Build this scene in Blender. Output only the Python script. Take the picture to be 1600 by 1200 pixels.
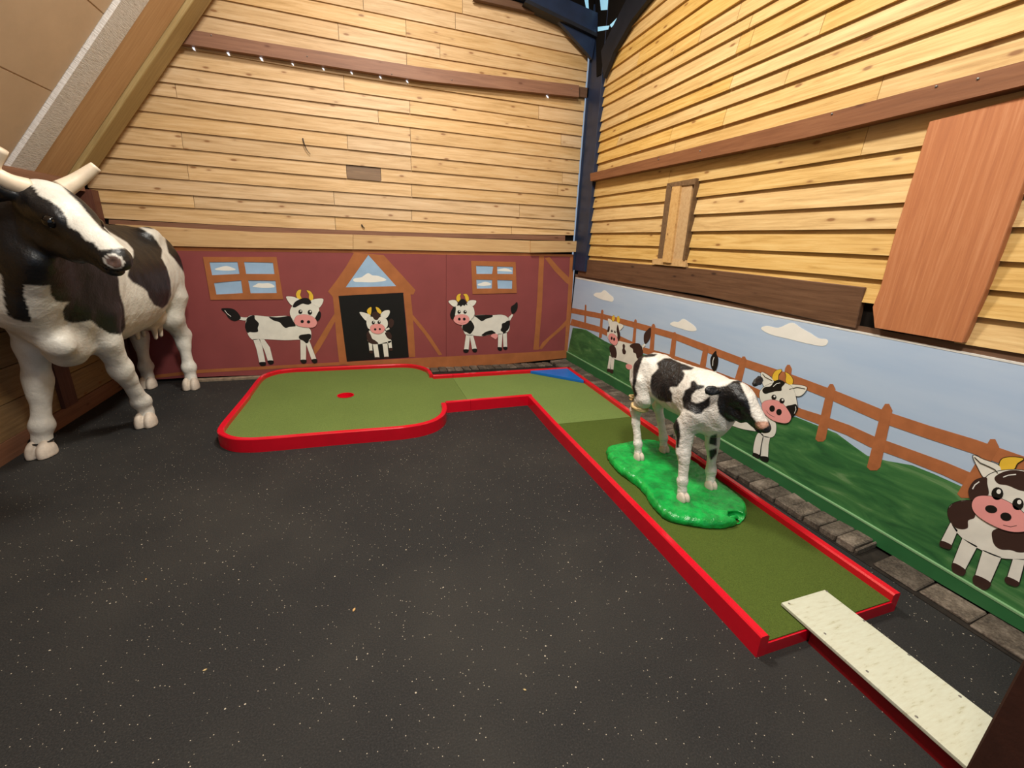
import bpy, bmesh, math, random
import numpy as np
from mathutils import Vector, Matrix
from mathutils.geometry import tessellate_polygon

for o in list(bpy.data.objects): bpy.data.objects.remove(o)
S = bpy.context.scene
COL = S.collection
random.seed(7)
rng = np.random.default_rng(7)

# ------------------------------------------------------------------ camera
FPX = 678.85
PITCH, ROLL, YAW = 0.311371, 0.043076, -0.335962
def _rot(p, r, y):
    c, s = math.cos, math.sin
    Ry = np.array([[c(y), s(y), 0], [-s(y), c(y), 0], [0, 0, 1]])
    B = np.array([[1, 0, 0], [0, 0, -1], [0, 1, 0]])
    Rx = np.array([[1, 0, 0], [0, c(p), -s(p)], [0, s(p), c(p)]])
    Rz = np.array([[c(r), -s(r), 0], [s(r), c(r), 0], [0, 0, 1]])
    return Rz @ Rx @ B @ Ry
M = _rot(PITCH, ROLL, YAW)
CAM = np.array([-2.78244, -5.54567, 1.6])
cam = bpy.data.cameras.new('camera'); cam.sensor_width = 36; cam.lens = FPX * 36 / 1600
cam.clip_start = 0.02
co = bpy.data.objects.new('camera', cam); COL.objects.link(co)
mw = Matrix.Identity(4)
for i, v in enumerate((M.T @ [1, 0, 0], M.T @ [0, -1, 0], M.T @ [0, 0, -1], CAM)):
    for j in range(3): mw[j][i] = v[j]
co.matrix_world = mw
S.camera = co

# ------------------------------------------------------------------ light
w = bpy.data.worlds.new('world'); S.world = w; w.use_nodes = True
w.node_tree.nodes['Background'].inputs[0].default_value = (0.62, 0.78, 1.0, 1)
w.node_tree.nodes['Background'].inputs[1].default_value = 0.45
def area(name, loc, size, sizey, power, color, target=None):
    l = bpy.data.lights.new(name, 'AREA'); l.shape = 'RECTANGLE'; l.size = size; l.size_y = sizey
    l.energy = power; l.color = color
    o = bpy.data.objects.new(name, l); COL.objects.link(o); o.location = loc
    if target is not None:
        o.rotation_euler = (Vector(target) - Vector(loc)).to_track_quat('-Z', 'Y').to_euler()
    return o
area('hanging_lamp_light', (-2.3, -2.3, 4.85), 0.4, 0.7, 172, (1.0, 0.95, 0.86))
area('second_lamp_light', (-2.3, -5.2, 4.85), 0.5, 0.8, 185, (1.0, 0.95, 0.86), (-2.2, -4.2, 0))
S.view_settings.view_transform = 'Standard'
S.view_settings.look = 'None'
S.view_settings.exposure = 0.0
S.view_settings.gamma = 1.0
S.view_settings.use_curve_mapping = False

# ------------------------------------------------------------------ measuring: a point of the photograph on a wall or floor plane
def ray(px, py): return M.T @ np.array([(px - 800) / FPX, (py - 600) / FPX, 1.0])
def onz(px, py, z=0.0):
    d = ray(px, py); return CAM + d * ((z - CAM[2]) / d[2])
def ony(px, py, y=0.0):
    d = ray(px, py); return CAM + d * ((y - CAM[1]) / d[1])
def onx(px, py, x=0.0):
    d = ray(px, py); return CAM + d * ((x - CAM[0]) / d[0])
def project(V):
    q = (np.asarray(V) - CAM) @ M.T
    return np.stack([800 + FPX * q[:, 0] / q[:, 2], 600 + FPX * q[:, 1] / q[:, 2]], 1)

# ------------------------------------------------------------------ materials
def lin(c):
    if isinstance(c, str): c = [int(c[i:i + 2], 16) / 255 for i in (0, 2, 4)]
    return tuple((x / 12.92 if x <= .04045 else ((x + .055) / 1.055) ** 2.4) for x in c) + (1.0,)
class NT:
    def __init__(s, name):
        s.m = bpy.data.materials.new(name); s.m.use_nodes = True
        s.t = s.m.node_tree; s.b = s.t.nodes['Principled BSDF']
    def n(s, kind, **kw):
        x = s.t.nodes.new(kind)
        for k, v in kw.items():
            if k.startswith('i_'):
                key = k[2:].replace('_', ' ')
                x.inputs[key].default_value = v
            else: setattr(x, k, v)
        return x
    def l(s, a, b): s.t.links.new(a, b)
    def ramp(s, fac, stops, interp='LINEAR'):
        r = s.n('ShaderNodeValToRGB'); r.color_ramp.interpolation = interp
        e = r.color_ramp.elements
        while len(e) < len(stops): e.new(0.5)
        for q, (p, c) in zip(e, stops):
            q.position = p; q.color = c if not isinstance(c, str) else lin(c)
        s.l(fac, r.inputs[0]); return r.outputs[0]
    def mix(s, fac, a, b, mode='MIX'):
        x = s.n('ShaderNodeMix', data_type='RGBA', blend_type=mode)
        for inp, v in ((x.inputs[0], fac), (x.inputs[6], a), (x.inputs[7], b)):
            if hasattr(v, 'node'): s.l(v, inp)
            elif isinstance(v, str): inp.default_value = lin(v)
            else: inp.default_value = v
        return x.outputs[2]
    def coords(s, kind='Object', scale=(1, 1, 1), rnd=False):
        tc = s.n('ShaderNodeTexCoord'); mp = s.n('ShaderNodeMapping'); mp.inputs['Scale'].default_value = scale
        s.l(tc.outputs[kind], mp.inputs['Vector'])
        if rnd:
            oi = s.n('ShaderNodeObjectInfo'); mm = s.n('ShaderNodeVectorMath', operation='SCALE')
            mm.inputs[0].default_value = (37.1, 17.3, 53.7); s.l(oi.outputs['Random'], mm.inputs['Scale'])
            s.l(mm.outputs[0], mp.inputs['Location'])
        return mp.outputs[0]
    def noise(s, vec, scale, detail=3, rough=.55, dist=0.0):
        x = s.n('ShaderNodeTexNoise', i_Scale=scale, i_Detail=detail, i_Roughness=rough, i_Distortion=dist)
        if vec is not None: s.l(vec, x.inputs['Vector'])
        return x.outputs[0]
    def bump(s, h, strength=.3, dist=.01):
        b = s.n('ShaderNodeBump', i_Strength=strength, i_Distance=dist); s.l(h, b.inputs['Height'])
        s.l(b.outputs[0], s.b.inputs['Normal'])
    def fin(s, col=None, rough=.6, spec=.5):
        if col is not None:
            if hasattr(col, 'node'): s.l(col, s.b.inputs['Base Color'])
            else: s.b.inputs['Base Color'].default_value = lin(col)
        if hasattr(rough, 'node'): s.l(rough, s.b.inputs['Roughness'])
        else: s.b.inputs['Roughness'].default_value = rough
        s.b.inputs['Specular IOR Level'].default_value = spec
        return s.m

def wood(name, c_lo, c_mid, c_hi, knots=True, rnd=0.35, rough=.55, knotc='7a4a22', grain=1.0, axis=0):
    """sawn timber, grain along the object's local X (axis 0) or Z (axis 2)"""
    t = NT(name)
    sc = [1.1, 20, 20] if axis == 0 else [20, 20, .8]
    v = t.coords('Object', sc, rnd=True)
    g = t.noise(v, 2.0 * grain, 8, .68, .5)
    col = t.ramp(g, [(.25, c_lo), (.5, c_mid), (.75, c_hi)])
    oi = t.n('ShaderNodeObjectInfo')
    hs = t.n('ShaderNodeHueSaturation')
    mr = t.n('ShaderNodeMapRange'); mr.inputs[3].default_value = 1 - rnd; mr.inputs[4].default_value = 1 + rnd * .35
    t.l(oi.outputs['Random'], mr.inputs[0]); t.l(mr.outputs[0], hs.inputs['Value'])
    ms = t.n('ShaderNodeMapRange'); ms.inputs[3].default_value = .9; ms.inputs[4].default_value = 1.06
    wn = t.n('ShaderNodeTexWhiteNoise', noise_dimensions='1D'); t.l(oi.outputs['Random'], wn.inputs['W'])
    t.l(wn.outputs[0], ms.inputs[0]); t.l(ms.outputs[0], hs.inputs['Saturation'])
    t.l(col, hs.inputs['Color']); col = hs.outputs[0]
    if knots:
        s2 = [4, 11, 11] if axis == 0 else [11, 11, 4]
        v2 = t.coords('Object', s2, rnd=True)
        vo = t.n('ShaderNodeTexVoronoi', i_Scale=1.0, i_Randomness=1.0); t.l(v2, vo.inputs['Vector'])
        k = t.ramp(vo.outputs['Distance'], [(0.0, (1, 1, 1, 1)), (.075, (1, 1, 1, 1)), (.14, (.15, .15, .15, 1)), (.24, (0, 0, 0, 1))])
        sep = t.n('ShaderNodeSeparateColor'); t.l(vo.outputs['Color'], sep.inputs[0])
        gt = t.n('ShaderNodeMath', operation='GREATER_THAN'); gt.inputs[1].default_value = .35; t.l(sep.outputs[0], gt.inputs[0])
        mu = t.n('ShaderNodeMath', operation='MULTIPLY'); t.l(k, mu.inputs[0]); t.l(gt.outputs[0], mu.inputs[1])
        m2 = t.n('ShaderNodeMath', operation='MULTIPLY'); m2.inputs[1].default_value = .8; t.l(mu.outputs[0], m2.inputs[0])
        col = t.mix(m2.outputs[0], col, knotc)
    t.bump(g, .25, .004)
    return t.fin(col, rough, .35)

def plain(name, c, rough=.6, spec=.5, var=.12, scale=8, bump=0.0, bscale=60, metal=0):
    t = NT(name)
    v = t.coords('Object')
    n = t.noise(v, scale, 4)
    a = lin(c)
    lo = tuple(x * (1 - var) for x in a[:3]) + (1,); hi = tuple(min(1, x * (1 + var)) for x in a[:3]) + (1,)
    col = t.ramp(n, [(.3, lo), (.7, hi)])
    if bump: t.bump(t.noise(v, bscale, 3), bump, .004)
    t.b.inputs['Metallic'].default_value = metal
    return t.fin(col, rough, spec)

MAT = {}
MAT['pine'] = wood('pine', 'a98553', 'cda877', 'ddbf94', rnd=.09)
MAT['pine_r'] = wood('pine_right', 'ac8444', 'd3ab68', 'e4c484', rnd=.08)
MAT['purlin'] = wood('stained_purlin', '744b33', '875a3f', '97694b', rnd=.12, knotc='5a3524')
MAT['darkboard'] = wood('dark_board', '4e3524', '644733', '75563f', rnd=.1, knotc='35231a')
MAT['orangeboard'] = wood('orange_board', 'a66644', 'b8764d', 'ca8c63', knots=False, rnd=.03, axis=2, grain=1.4)
MAT['oldboard'] = wood('old_board', '5d4530', '745739', '8a6a47', rnd=.2)
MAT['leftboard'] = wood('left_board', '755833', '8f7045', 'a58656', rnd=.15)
MAT['leftpost'] = wood('left_post', '4a2a20', '5c3629', '6b4434', rnd=.1, knots=False, axis=2)
MAT['tanboard'] = wood('tan_board', 'b98c56', 'cba26a', 'd8b37e', rnd=.15)
MAT['steel'] = plain('blue_steel', '1c2a44', .45, .5, .25, 6, .15, 25)
MAT['steel_dark'] = plain('dark_steel', '14161f', .6, .4, .3, 6)
MAT['dark'] = plain('dark_void', '15110e', .9, .1)
MAT['red'] = plain('red_gloss_paint', 'd00b24', .17, .6, .06, 5, .06, 18)
MAT['redwood'] = plain('red_under', '8c0a14', .5, .4, .1)
MAT['blue'] = plain('blue_gloss_paint', '0f66bd', .3, .6, .06)
MAT['skirt'] = plain('green_skirting_paint', '2b6639', .45, .5, .15, 4)
MAT['skirt_edge'] = plain('pale_green_edge', '7ea878', .45, .5, .1)
MAT['outline'] = plain('black_outline_paint', '17120f', .6, .3, .02)
MAT['p_white'] = plain('white_paint', 'e2dfd4', .6, .3, .07, 10)
MAT['p_black'] = plain('black_paint', '15110f', .5, .4, .05)
MAT['p_brown'] = plain('dark_brown_paint', '3a251f', .6, .3, .08)
MAT['p_pink'] = plain('pink_paint', 'e79a96', .6, .3, .04)
MAT['p_yellow'] = plain('yellow_paint', 'e3b93a', .6, .3, .08)
MAT['p_timber'] = plain('painted_timber', 'a5653a', .6, .3, .12, 6)
MAT['p_fence'] = plain('painted_fence', 'a9673f', .6, .3, .12, 14)
MAT['p_pane'] = plain('painted_sky_pane', '9ab8d6', .6, .3, .1, 6)
MAT['p_cloud'] = plain('painted_cloud', 'e9e7e0', .7, .3, .03)
MAT['p_door'] = plain('black_doorway_paint', '100f0e', .6, .3, .1)
MAT['p_red'] = plain('barn_red_paint', '8a4544', .6, .3, .07, 3, .1, 40)
MAT['rawedge'] = plain('raw_board_edge', 'd9d6cf', .7, .3)
MAT['ceiling'] = plain('ceiling_sheet', 'cdb294', .85, .2, .08, 2.5, .12, 30)
MAT['rafter'] = wood('rafter_timber', '8c744a', 'a18859', 'b29a6b', rnd=.06, knots=False)
MAT['orangelin'] = wood('lining_board', 'b08b66', 'c19c75', 'cca984', rnd=.05, knots=False)
def whitestrip():
    t = NT('rough_whitewash'); v = t.coords('Object', (25, 3, 3)); n = t.noise(v, 6, 6, .7)
    col = t.ramp(n, [(.3, 'b5aaa0'), (.45, 'dcd6d0'), (.7, 'f0ece8')]); t.bump(n, .8, .01)
    return t.fin(col, .9, .2)
MAT['whitestrip'] = whitestrip()
def rubber():
    t = NT('rubber_crumb_floor'); v = t.coords('Object')
    big = t.noise(v, .9, 4, .6)
    fine = t.noise(v, 160, 2, .7)
    base = t.ramp(fine, [(.3, '151515'), (.55, '242322'), (.75, '343230')])
    dust = t.ramp(big, [(.45, (0, 0, 0, 1)), (.72, (.25, .25, .25, 1))])
    base = t.mix(dust, base, '48443d')
    fac = None
    for sc, thr, off in ((120, .95, 0), (48, .98, 3.3)):
        vo = t.n('ShaderNodeTexVoronoi', i_Scale=sc); t.l(v, vo.inputs['Vector'])
        sep = t.n('ShaderNodeSeparateColor'); t.l(vo.outputs['Color'], sep.inputs[0])
        a = t.n('ShaderNodeMath', operation='GREATER_THAN'); a.inputs[1].default_value = thr; t.l(sep.outputs[0], a.inputs[0])
        d = t.n('ShaderNodeMath', operation='LESS_THAN'); d.inputs[1].default_value = .22 if sc > 60 else .16; t.l(vo.outputs['Distance'], d.inputs[0])
        m = t.n('ShaderNodeMath', operation='MULTIPLY'); t.l(a.outputs[0], m.inputs[0]); t.l(d.outputs[0], m.inputs[1])
        base = t.mix(m.outputs[0], base, 'b5aa98')
    t.bump(fine, .5, .004)
    return t.fin(base, .8, .35)
MAT['rubber'] = rubber()
def carpet(name, c):
    t = NT(name); v = t.coords('Object'); f = t.noise(v, 220, 2, .8); g = t.noise(v, 1.5, 3)
    a = lin(c); mk = lambda k: tuple(x * k for x in a[:3]) + (1,)
    col = t.ramp(f, [(.25, mk(.6)), (.5, mk(1)), (.8, mk(1.35))])
    col = t.mix(t.ramp(g, [(.4, (0, 0, 0, 1)), (.7, (.25, .25, .25, 1))]), col, mk(.7))
    t.bump(f, .7, .004); return t.fin(col, .95, .1)
MAT['carpet_a'] = carpet('green_carpet_bay', '67793f')
MAT['carpet_b'] = carpet('green_carpet_corner', '6f8347')
MAT['carpet_c'] = carpet('green_carpet_lane', '4f5e27')
def paver():
    t = NT('paver'); v = t.coords('Object', rnd=True); n = t.noise(v, 9, 6, .65); f = t.noise(v, 90, 3)
    col = t.ramp(n, [(.3, '352d27'), (.5, '574c41'), (.7, '84776a')]); col = t.mix(.25, col, t.ramp(f, [(.4, '2d2722'), (.7, '9a8d7c')]))
    oi = t.n('ShaderNodeObjectInfo'); hs = t.n('ShaderNodeHueSaturation'); mr = t.n('ShaderNodeMapRange'); mr.inputs[3].default_value = .6; mr.inputs[4].default_value = 1.35
    t.l(oi.outputs['Random'], mr.inputs[0]); t.l(mr.outputs[0], hs.inputs['Value']); t.l(col, hs.inputs['Color']); col = hs.outputs[0]
    t.bump(n, .8, .012); return t.fin(col, .85, .3)
MAT['paver'] = paver()
MAT['kerb'] = plain('dusty_concrete', '8a7a66', .9, .2, .35, 22, .6, 70)
MAT['grit'] = plain('dusty_grit', '28231e', .9, .2, .4, 14, .6, 60)
def plankwhite():
    t = NT('worn_white_plank'); v = t.coords('Object', (4, 22, 4)); n = t.noise(v, 3.5, 6, .7); col = t.ramp(n, [(.3, 'a8a483'), (.42, 'c6c6b0'), (.7, 'cdd0bc')])
    t.bump(n, .2, .003); return t.fin(col, .5, .4)
MAT['whiteplank'] = plankwhite()
MAT['brownpost'] = plain('brown_post_paint', '3b1f15', .7, .3, .15, 20, .2, 60)
def skymural():
    t = NT('painted_sky'); v = t.coords('Object', (1, .35, 2.5)); n = t.noise(v, 2.2, 4); col = t.ramp(n, [(.3, 'a6bcd8'), (.7, 'b8c9de')]); return t.fin(col, .45, .4)
MAT['p_sky'] = skymural()
def grassmural():
    t = NT('painted_grass'); v = t.coords('Object', (1, 1.1, 5)); n = t.noise(v, 2.6, 5, .6, 1.0)
    col = t.ramp(n, [(.28, '245230'), (.45, '34693a'), (.6, '467a44'), (.78, '7d9c6e')]); return t.fin(col, .45, .4)
MAT['p_grass'] = grassmural()
def coat(name, b=.5, bs=70):
    t = NT(name); a = t.n('ShaderNodeVertexColor', layer_name='coat')
    v = t.coords('Object'); n = t.noise(v, bs, 3, .6); n2 = t.noise(v, bs * .25, 3, .6)
    col = t.mix(.25, a.outputs[0], t.ramp(n2, [(.3, (.45, .42, .38, 1)), (.6, (1, 1, 1, 1))]), 'MULTIPLY')
    mx = t.n('ShaderNodeMath', operation='ADD'); t.l(n, mx.inputs[0]); t.l(n2, mx.inputs[1])
    t.bump(mx.outputs[0], b, .006); return t.fin(col, .42, .5)
MAT['coat_cow'] = coat('cow_coat', .45, 45)
MAT['coat_calf'] = coat('calf_coat', .7, 75)
MAT['horn'] = plain('horn_paint', 'd9c8b0', .45, .5, .12, 14)
MAT['hoof'] = plain('hoof_paint', 'cdbfae', .5, .4, .15, 30)
MAT['eye'] = plain('black_eye', '0b0908', .08, .6, .02)
MAT['udder'] = plain('udder_paint', 'cfc0ad', .5, .4, .08)
MAT['basegreen'] = plain('bright_green_paint', '079c3e', .24, .6, .4, 14, 1.0, 70)
MAT['rope'] = plain('straw_rope', 'c9ae7c', .8, .2, .2, 60, .5, 200)
MAT['cable'] = plain('black_cable', '0d0d0d', .5, .4)
MAT['metal'] = plain('screw_head', '8a8680', .4, .5, .2, 40, 0, 60, .6)
MAT['gap'] = None
t = NT('daylight_chink'); t.b.inputs['Emission Color'].default_value = (.75, .85, 1, 1); t.b.inputs['Emission Strength'].default_value = 1.6; MAT['gap'] = t.fin('ffffff')
t = NT('rooflight_sheet'); t.b.inputs['Emission Color'].default_value = (.35, .75, 1, 1); t.b.inputs['Emission Strength'].default_value = .45; MAT['rooflight'] = t.fin('9fd0e8')

# ------------------------------------------------------------------ building helpers
def link(name, me, m=None, parent=None, loc=None, smooth=False):
    o = bpy.data.objects.new(name, me); COL.objects.link(o)
    if m is not None: me.materials.append(MAT[m] if isinstance(m, str) else m)
    if parent is not None: o.parent = parent
    if loc is not None: o.location = loc
    if smooth:
        for p in me.polygons: p.use_smooth = True
    return o
def mesh(name, V, F, m=None, parent=None, smooth=False, origin=None):
    """world-space verts; origin (world) becomes the object's origin; parents are assumed unrotated"""
    V = np.asarray(V, float)
    if origin is None: origin = V.mean(0)
    origin = np.asarray(origin, float)
    me = bpy.data.meshes.new(name); me.from_pydata((V - origin).tolist(), [], [list(map(int, f)) for f in F]); me.update()
    bm = bmesh.new(); bm.from_mesh(me); bmesh.ops.recalc_face_normals(bm, faces=bm.faces); bm.to_mesh(me); bm.free()
    off = np.zeros(3)
    p = parent
    while p is not None: off += np.array(p.location); p = p.parent
    return link(name, me, m, parent, tuple(origin - off), smooth)
def empty(name, loc):
    o = bpy.data.objects.new(name, None); COL.objects.link(o); o.location = tuple(loc); o.empty_display_size = .1; return o
def tag(o, label=None, cat=None, group=None, kind=None):
    if label: o['label'] = label
    if cat: o['category'] = cat
    if group: o['group'] = group
    if kind: o['kind'] = kind
    return o
BF = [(0, 1, 2, 3), (7, 6, 5, 4), (0, 4, 5, 1), (1, 5, 6, 2), (2, 6, 7, 3), (3, 7, 4, 0)]
def boxv(x0, x1, y0, y1, z0, z1):
    return [(x0, y0, z0), (x1, y0, z0), (x1, y1, z0), (x0, y1, z0), (x0, y0, z1), (x1, y0, z1), (x1, y1, z1), (x0, y1, z1)]
def box(name, x0, x1, y0, y1, z0, z1, m, parent=None, bev=0.0):
    o = mesh(name, boxv(x0, x1, y0, y1, z0, z1), BF, m, parent)
    if bev: bevel(o, bev)
    return o
def bevel(o, wdt, seg=2):
    b = o.modifiers.new('bevel', 'BEVEL'); b.width = wdt; b.segments = seg; b.limit_method = 'ANGLE'; return o
def prism_data(loops, d):
    """loops: outer loop then holes, 3-D points on one plane; d: vector to the back face"""
    d = np.asarray(d, float); V = []; F = []; idx = []
    for L in loops:
        idx.append(list(range(len(V), len(V) + len(L)))); V += [np.asarray(p, float) for p in L]
    n = len(V)
    tris = tessellate_polygon([[Vector(p) for p in L] for L in loops])
    V = V + [p + d for p in V]
    for t_ in tris:
        F.append(tuple(t_)); F.append(tuple(i + n for i in reversed(t_)))
    for L in idx:
        for a, b in zip(L, L[1:] + L[:1]): F.append((a, b, b + n, a + n))
    return V, F
def join(parts):
    V = []; F = []
    for v, f in parts:
        k = len(V); V += list(v); F += [tuple(i + k for i in q) for q in f]
    return V, F
def smooth_loop(P, n=5, closed=True):
    P = np.asarray(P, float); N = len(P); out = []
    rngi = range(N) if closed else range(N - 1)
    for i in rngi:
        if closed: a, b, c, d = P[(i - 1) % N], P[i], P[(i + 1) % N], P[(i + 2) % N]
        else: a, b, c, d = P[max(i - 1, 0)], P[i], P[i + 1], P[min(i + 2, N - 1)]
        for k in range(n):
            u = k / n
            out.append(.5 * ((2 * b) + (-a + c) * u + (2 * a - 5 * b + 4 * c - d) * u * u + (-a + 3 * b - 3 * c + d) * u ** 3))
    if not closed: out.append(P[-1])
    return np.array(out)
def tube(P, R, n=10, cap=True):
    P = np.asarray(P, float); R = np.broadcast_to(np.asarray(R, float), (len(P),)); V = []; F = []
    up = np.array([0, 0, 1.0]); prev = None
    for i, p in enumerate(P):
        t_ = P[min(i + 1, len(P) - 1)] - P[max(i - 1, 0)]; t_ = t_ / (np.linalg.norm(t_) + 1e-9)
        if prev is None:
            a = np.cross(t_, up); a = a if np.linalg.norm(a) > .1 else np.cross(t_, [1, 0, 0])
        else: a = prev - t_ * (prev @ t_)
        a = a / np.linalg.norm(a); prev = a; b = np.cross(t_, a)
        for k in range(n):
            an = 2 * math.pi * k / n; V.append(p + R[i] * (math.cos(an) * a + math.sin(an) * b))
    for i in range(len(P) - 1):
        for k in range(n):
            k2 = (k + 1) % n; F.append((i * n + k, i * n + k2, (i + 1) * n + k2, (i + 1) * n + k))
    if cap: F.append(tuple(range(n - 1, -1, -1))); F.append(tuple((len(P) - 1) * n + k for k in range(n)))
    return V, F
def ball(c, r, n=12, m=8, R=None):
    V = []; F = []
    r = np.broadcast_to(np.asarray(r, float), (3,))
    for j in range(1, m):
        th = math.pi * j / m
        for k in range(n):
            ph = 2 * math.pi * k / n; V.append(np.array([math.sin(th) * math.cos(ph), math.sin(th) * math.sin(ph), math.cos(th)]) * r)
    V.append(np.array([0, 0, 1.]) * r); V.append(np.array([0, 0, -1.]) * r)
    for j in range(m - 2):
        for k in range(n):
            F.append((j * n + k, j * n + (k + 1) % n, (j + 1) * n + (k + 1) % n, (j + 1) * n + k))
    T = len(V) - 2
    for k in range(n): F.append((T, (k + 1) % n, k)); F.append((T + 1, (m - 2) * n + k, (m - 2) * n + (k + 1) % n))
    V = np.array(V)
    if R is not None: V = V @ np.asarray(R).T
    return (V + np.asarray(c)).tolist(), F
# ------------------------------------------------------------------ floor
fl_ = box('floor', -5.6, 0.4, -7.5, 0.3, -0.1, 0.0, 'rubber'); tag(fl_, 'black rubber crumb floor flecked with pale chips', kind='structure')
kerb = box('strip', -4.66, -2.02, -0.10, -0.02, 0.0, 0.02, 'kerb', fl_)
kerb.name = 'dusty_kerb'
grit = box('paver_bed', -0.24, -0.03, -6.6, -0.02, 0.0, 0.004, 'grit', fl_)
grit2 = box('paver_bed', -2.0, -0.42, -0.3, -0.02, 0.0, 0.004, 'grit', fl_)
def paver_piece(x0, x1, y0, y1, z, tilt=0.0, sk=0.0):
    r = lambda a: random.uniform(-a, a)
    g = .003
    V = boxv(x0 + g, x1 - g, y0 + g, y1 - g, 0.001, z)
    V = [list(v) for v in V]
    for i in range(4, 8): V[i][2] += r(.006) + tilt * (V[i][1] - y0)
    for v in V: v[1] += sk * (v[0] - x0)
    o = mesh('paver', V, BF, 'paver', fl_); bevel(o, .006, 1); return o
HOLE_Y = onz(1337, 870)[1]
y = -0.03
while y > -6.5:
    step = .105 if y > HOLE_Y + .02 else .21
    if y > HOLE_Y and y - step < HOLE_Y: step = y - HOLE_Y
    if step < .05: step += .0
    x0 = -0.27 - 0.035 * (-y)
    near = y <= HOLE_Y + 1e-6
    if not (near and y > HOLE_Y - .075):
        x0 = max(x0, -.44)
        x0 = -.30 if y > -2.6 else -.235 + random.uniform(-.008, .008)
        if near: x0 = -.215 + random.uniform(-.01, .01)
        paver_piece(x0, -.035, y - step, y, (.018 if near else .045), 0, 0.08)
        y -= step
    else: y -= .075
for i in range(16):
    x1 = -0.33 - i * .105
    paver_piece(x1 - .105, x1, -.22, -.035, .02)

# ------------------------------------------------------------------ walls of overlapping sawn boards
class Wall:
    def __init__(s, axis): s.axis = axis            # 'x' runs along X on plane y=0, 'y' runs along Y on plane x=0
    def uv(s, px, py, off=0.0):
        if s.axis == 'x': p = ony(px, py, -off); return p[0], p[2]
        p = onx(px, py, -off); return -p[1], p[2]
    def P(s, u, z, off):
        return (u, -off, z) if s.axis == 'x' else (-off, -u, z)
    def seam(s, pts):
        q = sorted(s.uv(*p, off=.018) for p in pts)
        U = np.array([a for a, _ in q]); Z = np.array([b for _, b in q])
        k = np.polyfit(U, Z, 1)
        def f(u):
            if u < U[0]: return Z[0] + k[0] * (u - U[0])
            if u > U[-1]: return Z[-1] + k[0] * (u - U[-1])
            return float(np.interp(u, U, Z))
        return f
    def plank(s, u0, u1, zb, zt, m, parent, gap=.002):
        u0 += gap; u1 -= gap
        j = random.uniform(-.002, .002)
        pb, pt = (.025 if s.axis == 'x' else .031) + j, .006
        n = max(1, int((u1 - u0) / .8)); us = np.linspace(u0, u1, n + 1)
        V = []; F = []
        for u in us:
            b, t_ = zb(u), zt(u) + .012
            V += [s.P(u, b, pb), s.P(u, t_, pt), s.P(u, t_, -.001), s.P(u, b, .008)]
        for i in range(n):
            a = i * 4
            for k in range(4): F.append((a + k, a + (k + 1) % 4, a + 4 + (k + 1) % 4, a + 4 + k))
        F.append((0, 1, 2, 3)); F.append(tuple(n * 4 + k for k in (3, 2, 1, 0)))
        V = np.array(V); o = V[0].copy()
        V = V - o
        if s.axis == 'y': V = np.stack([-V[:, 1], V[:, 0], V[:, 2]], 1)
        me = bpy.data.meshes.new('plank'); me.from_pydata(V.tolist(), [], F); me.update()
        bm = bmesh.new(); bm.from_mesh(me); bmesh.ops.recalc_face_normals(bm, faces=bm.faces); bm.to_mesh(me); bm.free()
        ob = link('plank', me, m, parent)
        off = np.zeros(3) if parent is None else np.array(parent.location)
        ob.location = tuple(o - off)
        if s.axis == 'y': ob.rotation_euler = (0, 0, -math.pi / 2)
        return ob
WB, WR = Wall('x'), Wall('y')
ZTOP = 4.12
wall_back = box('wall_back', -5.25, -.066, .002, .03, 0, ZTOP, 'dark'); tag(wall_back, 'back wall clad in overlapping pale pine boards', kind='structure')
wall_right = box('wall_right', .002, .03, -6.9, .03, 0, 4.6, 'dark'); tag(wall_right, 'right wall clad in overlapping yellow pine boards', kind='structure')

bs = [
 [(619, 0), (700, 16), (900, 61.5)], [(490, 0), (660, 35), (920.6, 89)], [(400, 9.4), (660, 62), (921, 112)],
 [(335, 26), (400, 38.8), (660, 87), (921.6, 129)], [(292, 76), (400, 96), (660, 137), (918, 175)],
 [(272, 103), (400, 122.8), (660, 159), (917, 197)], [(267, 129.5), (400, 146.8), (660, 180), (915, 213.5)],
 [(237, 147.5), (400, 168.8), (660, 201), (912, 232)], [(214, 172), (400, 193.7), (660, 224), (912, 251)],
 [(196, 196), (400, 218), (660, 245.6), (910, 271.6)], [(180, 222), (400, 243.8), (660, 268), (908, 290)],
 [(162, 244.5), (400, 266.3), (660, 289), (907, 307.8)], [(164, 270), (400, 289.8), (660, 308.8), (905, 324.7)],
 [(153, 294.5), (400, 312.3), (660, 329), (904, 345.3)], [(162, 316), (400, 331), (660, 346), (903, 359.4)],
 [(170, 341), (400, 354.4), (660, 364), (883, 367)]]
bj = [[722], [711], [634], [529, 687], [636], [537.5, 841], [640], [276, 591, 876], [641], [543, 642], [286, 642, 878],
      [541.6, 595, 871], [295, 643], [522, 811], [304, 643]]
sb = [WB.seam(p) for p in bs]
tops = [lambda u: ZTOP] ; rowb = [lambda u: sb[0](u)]
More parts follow.
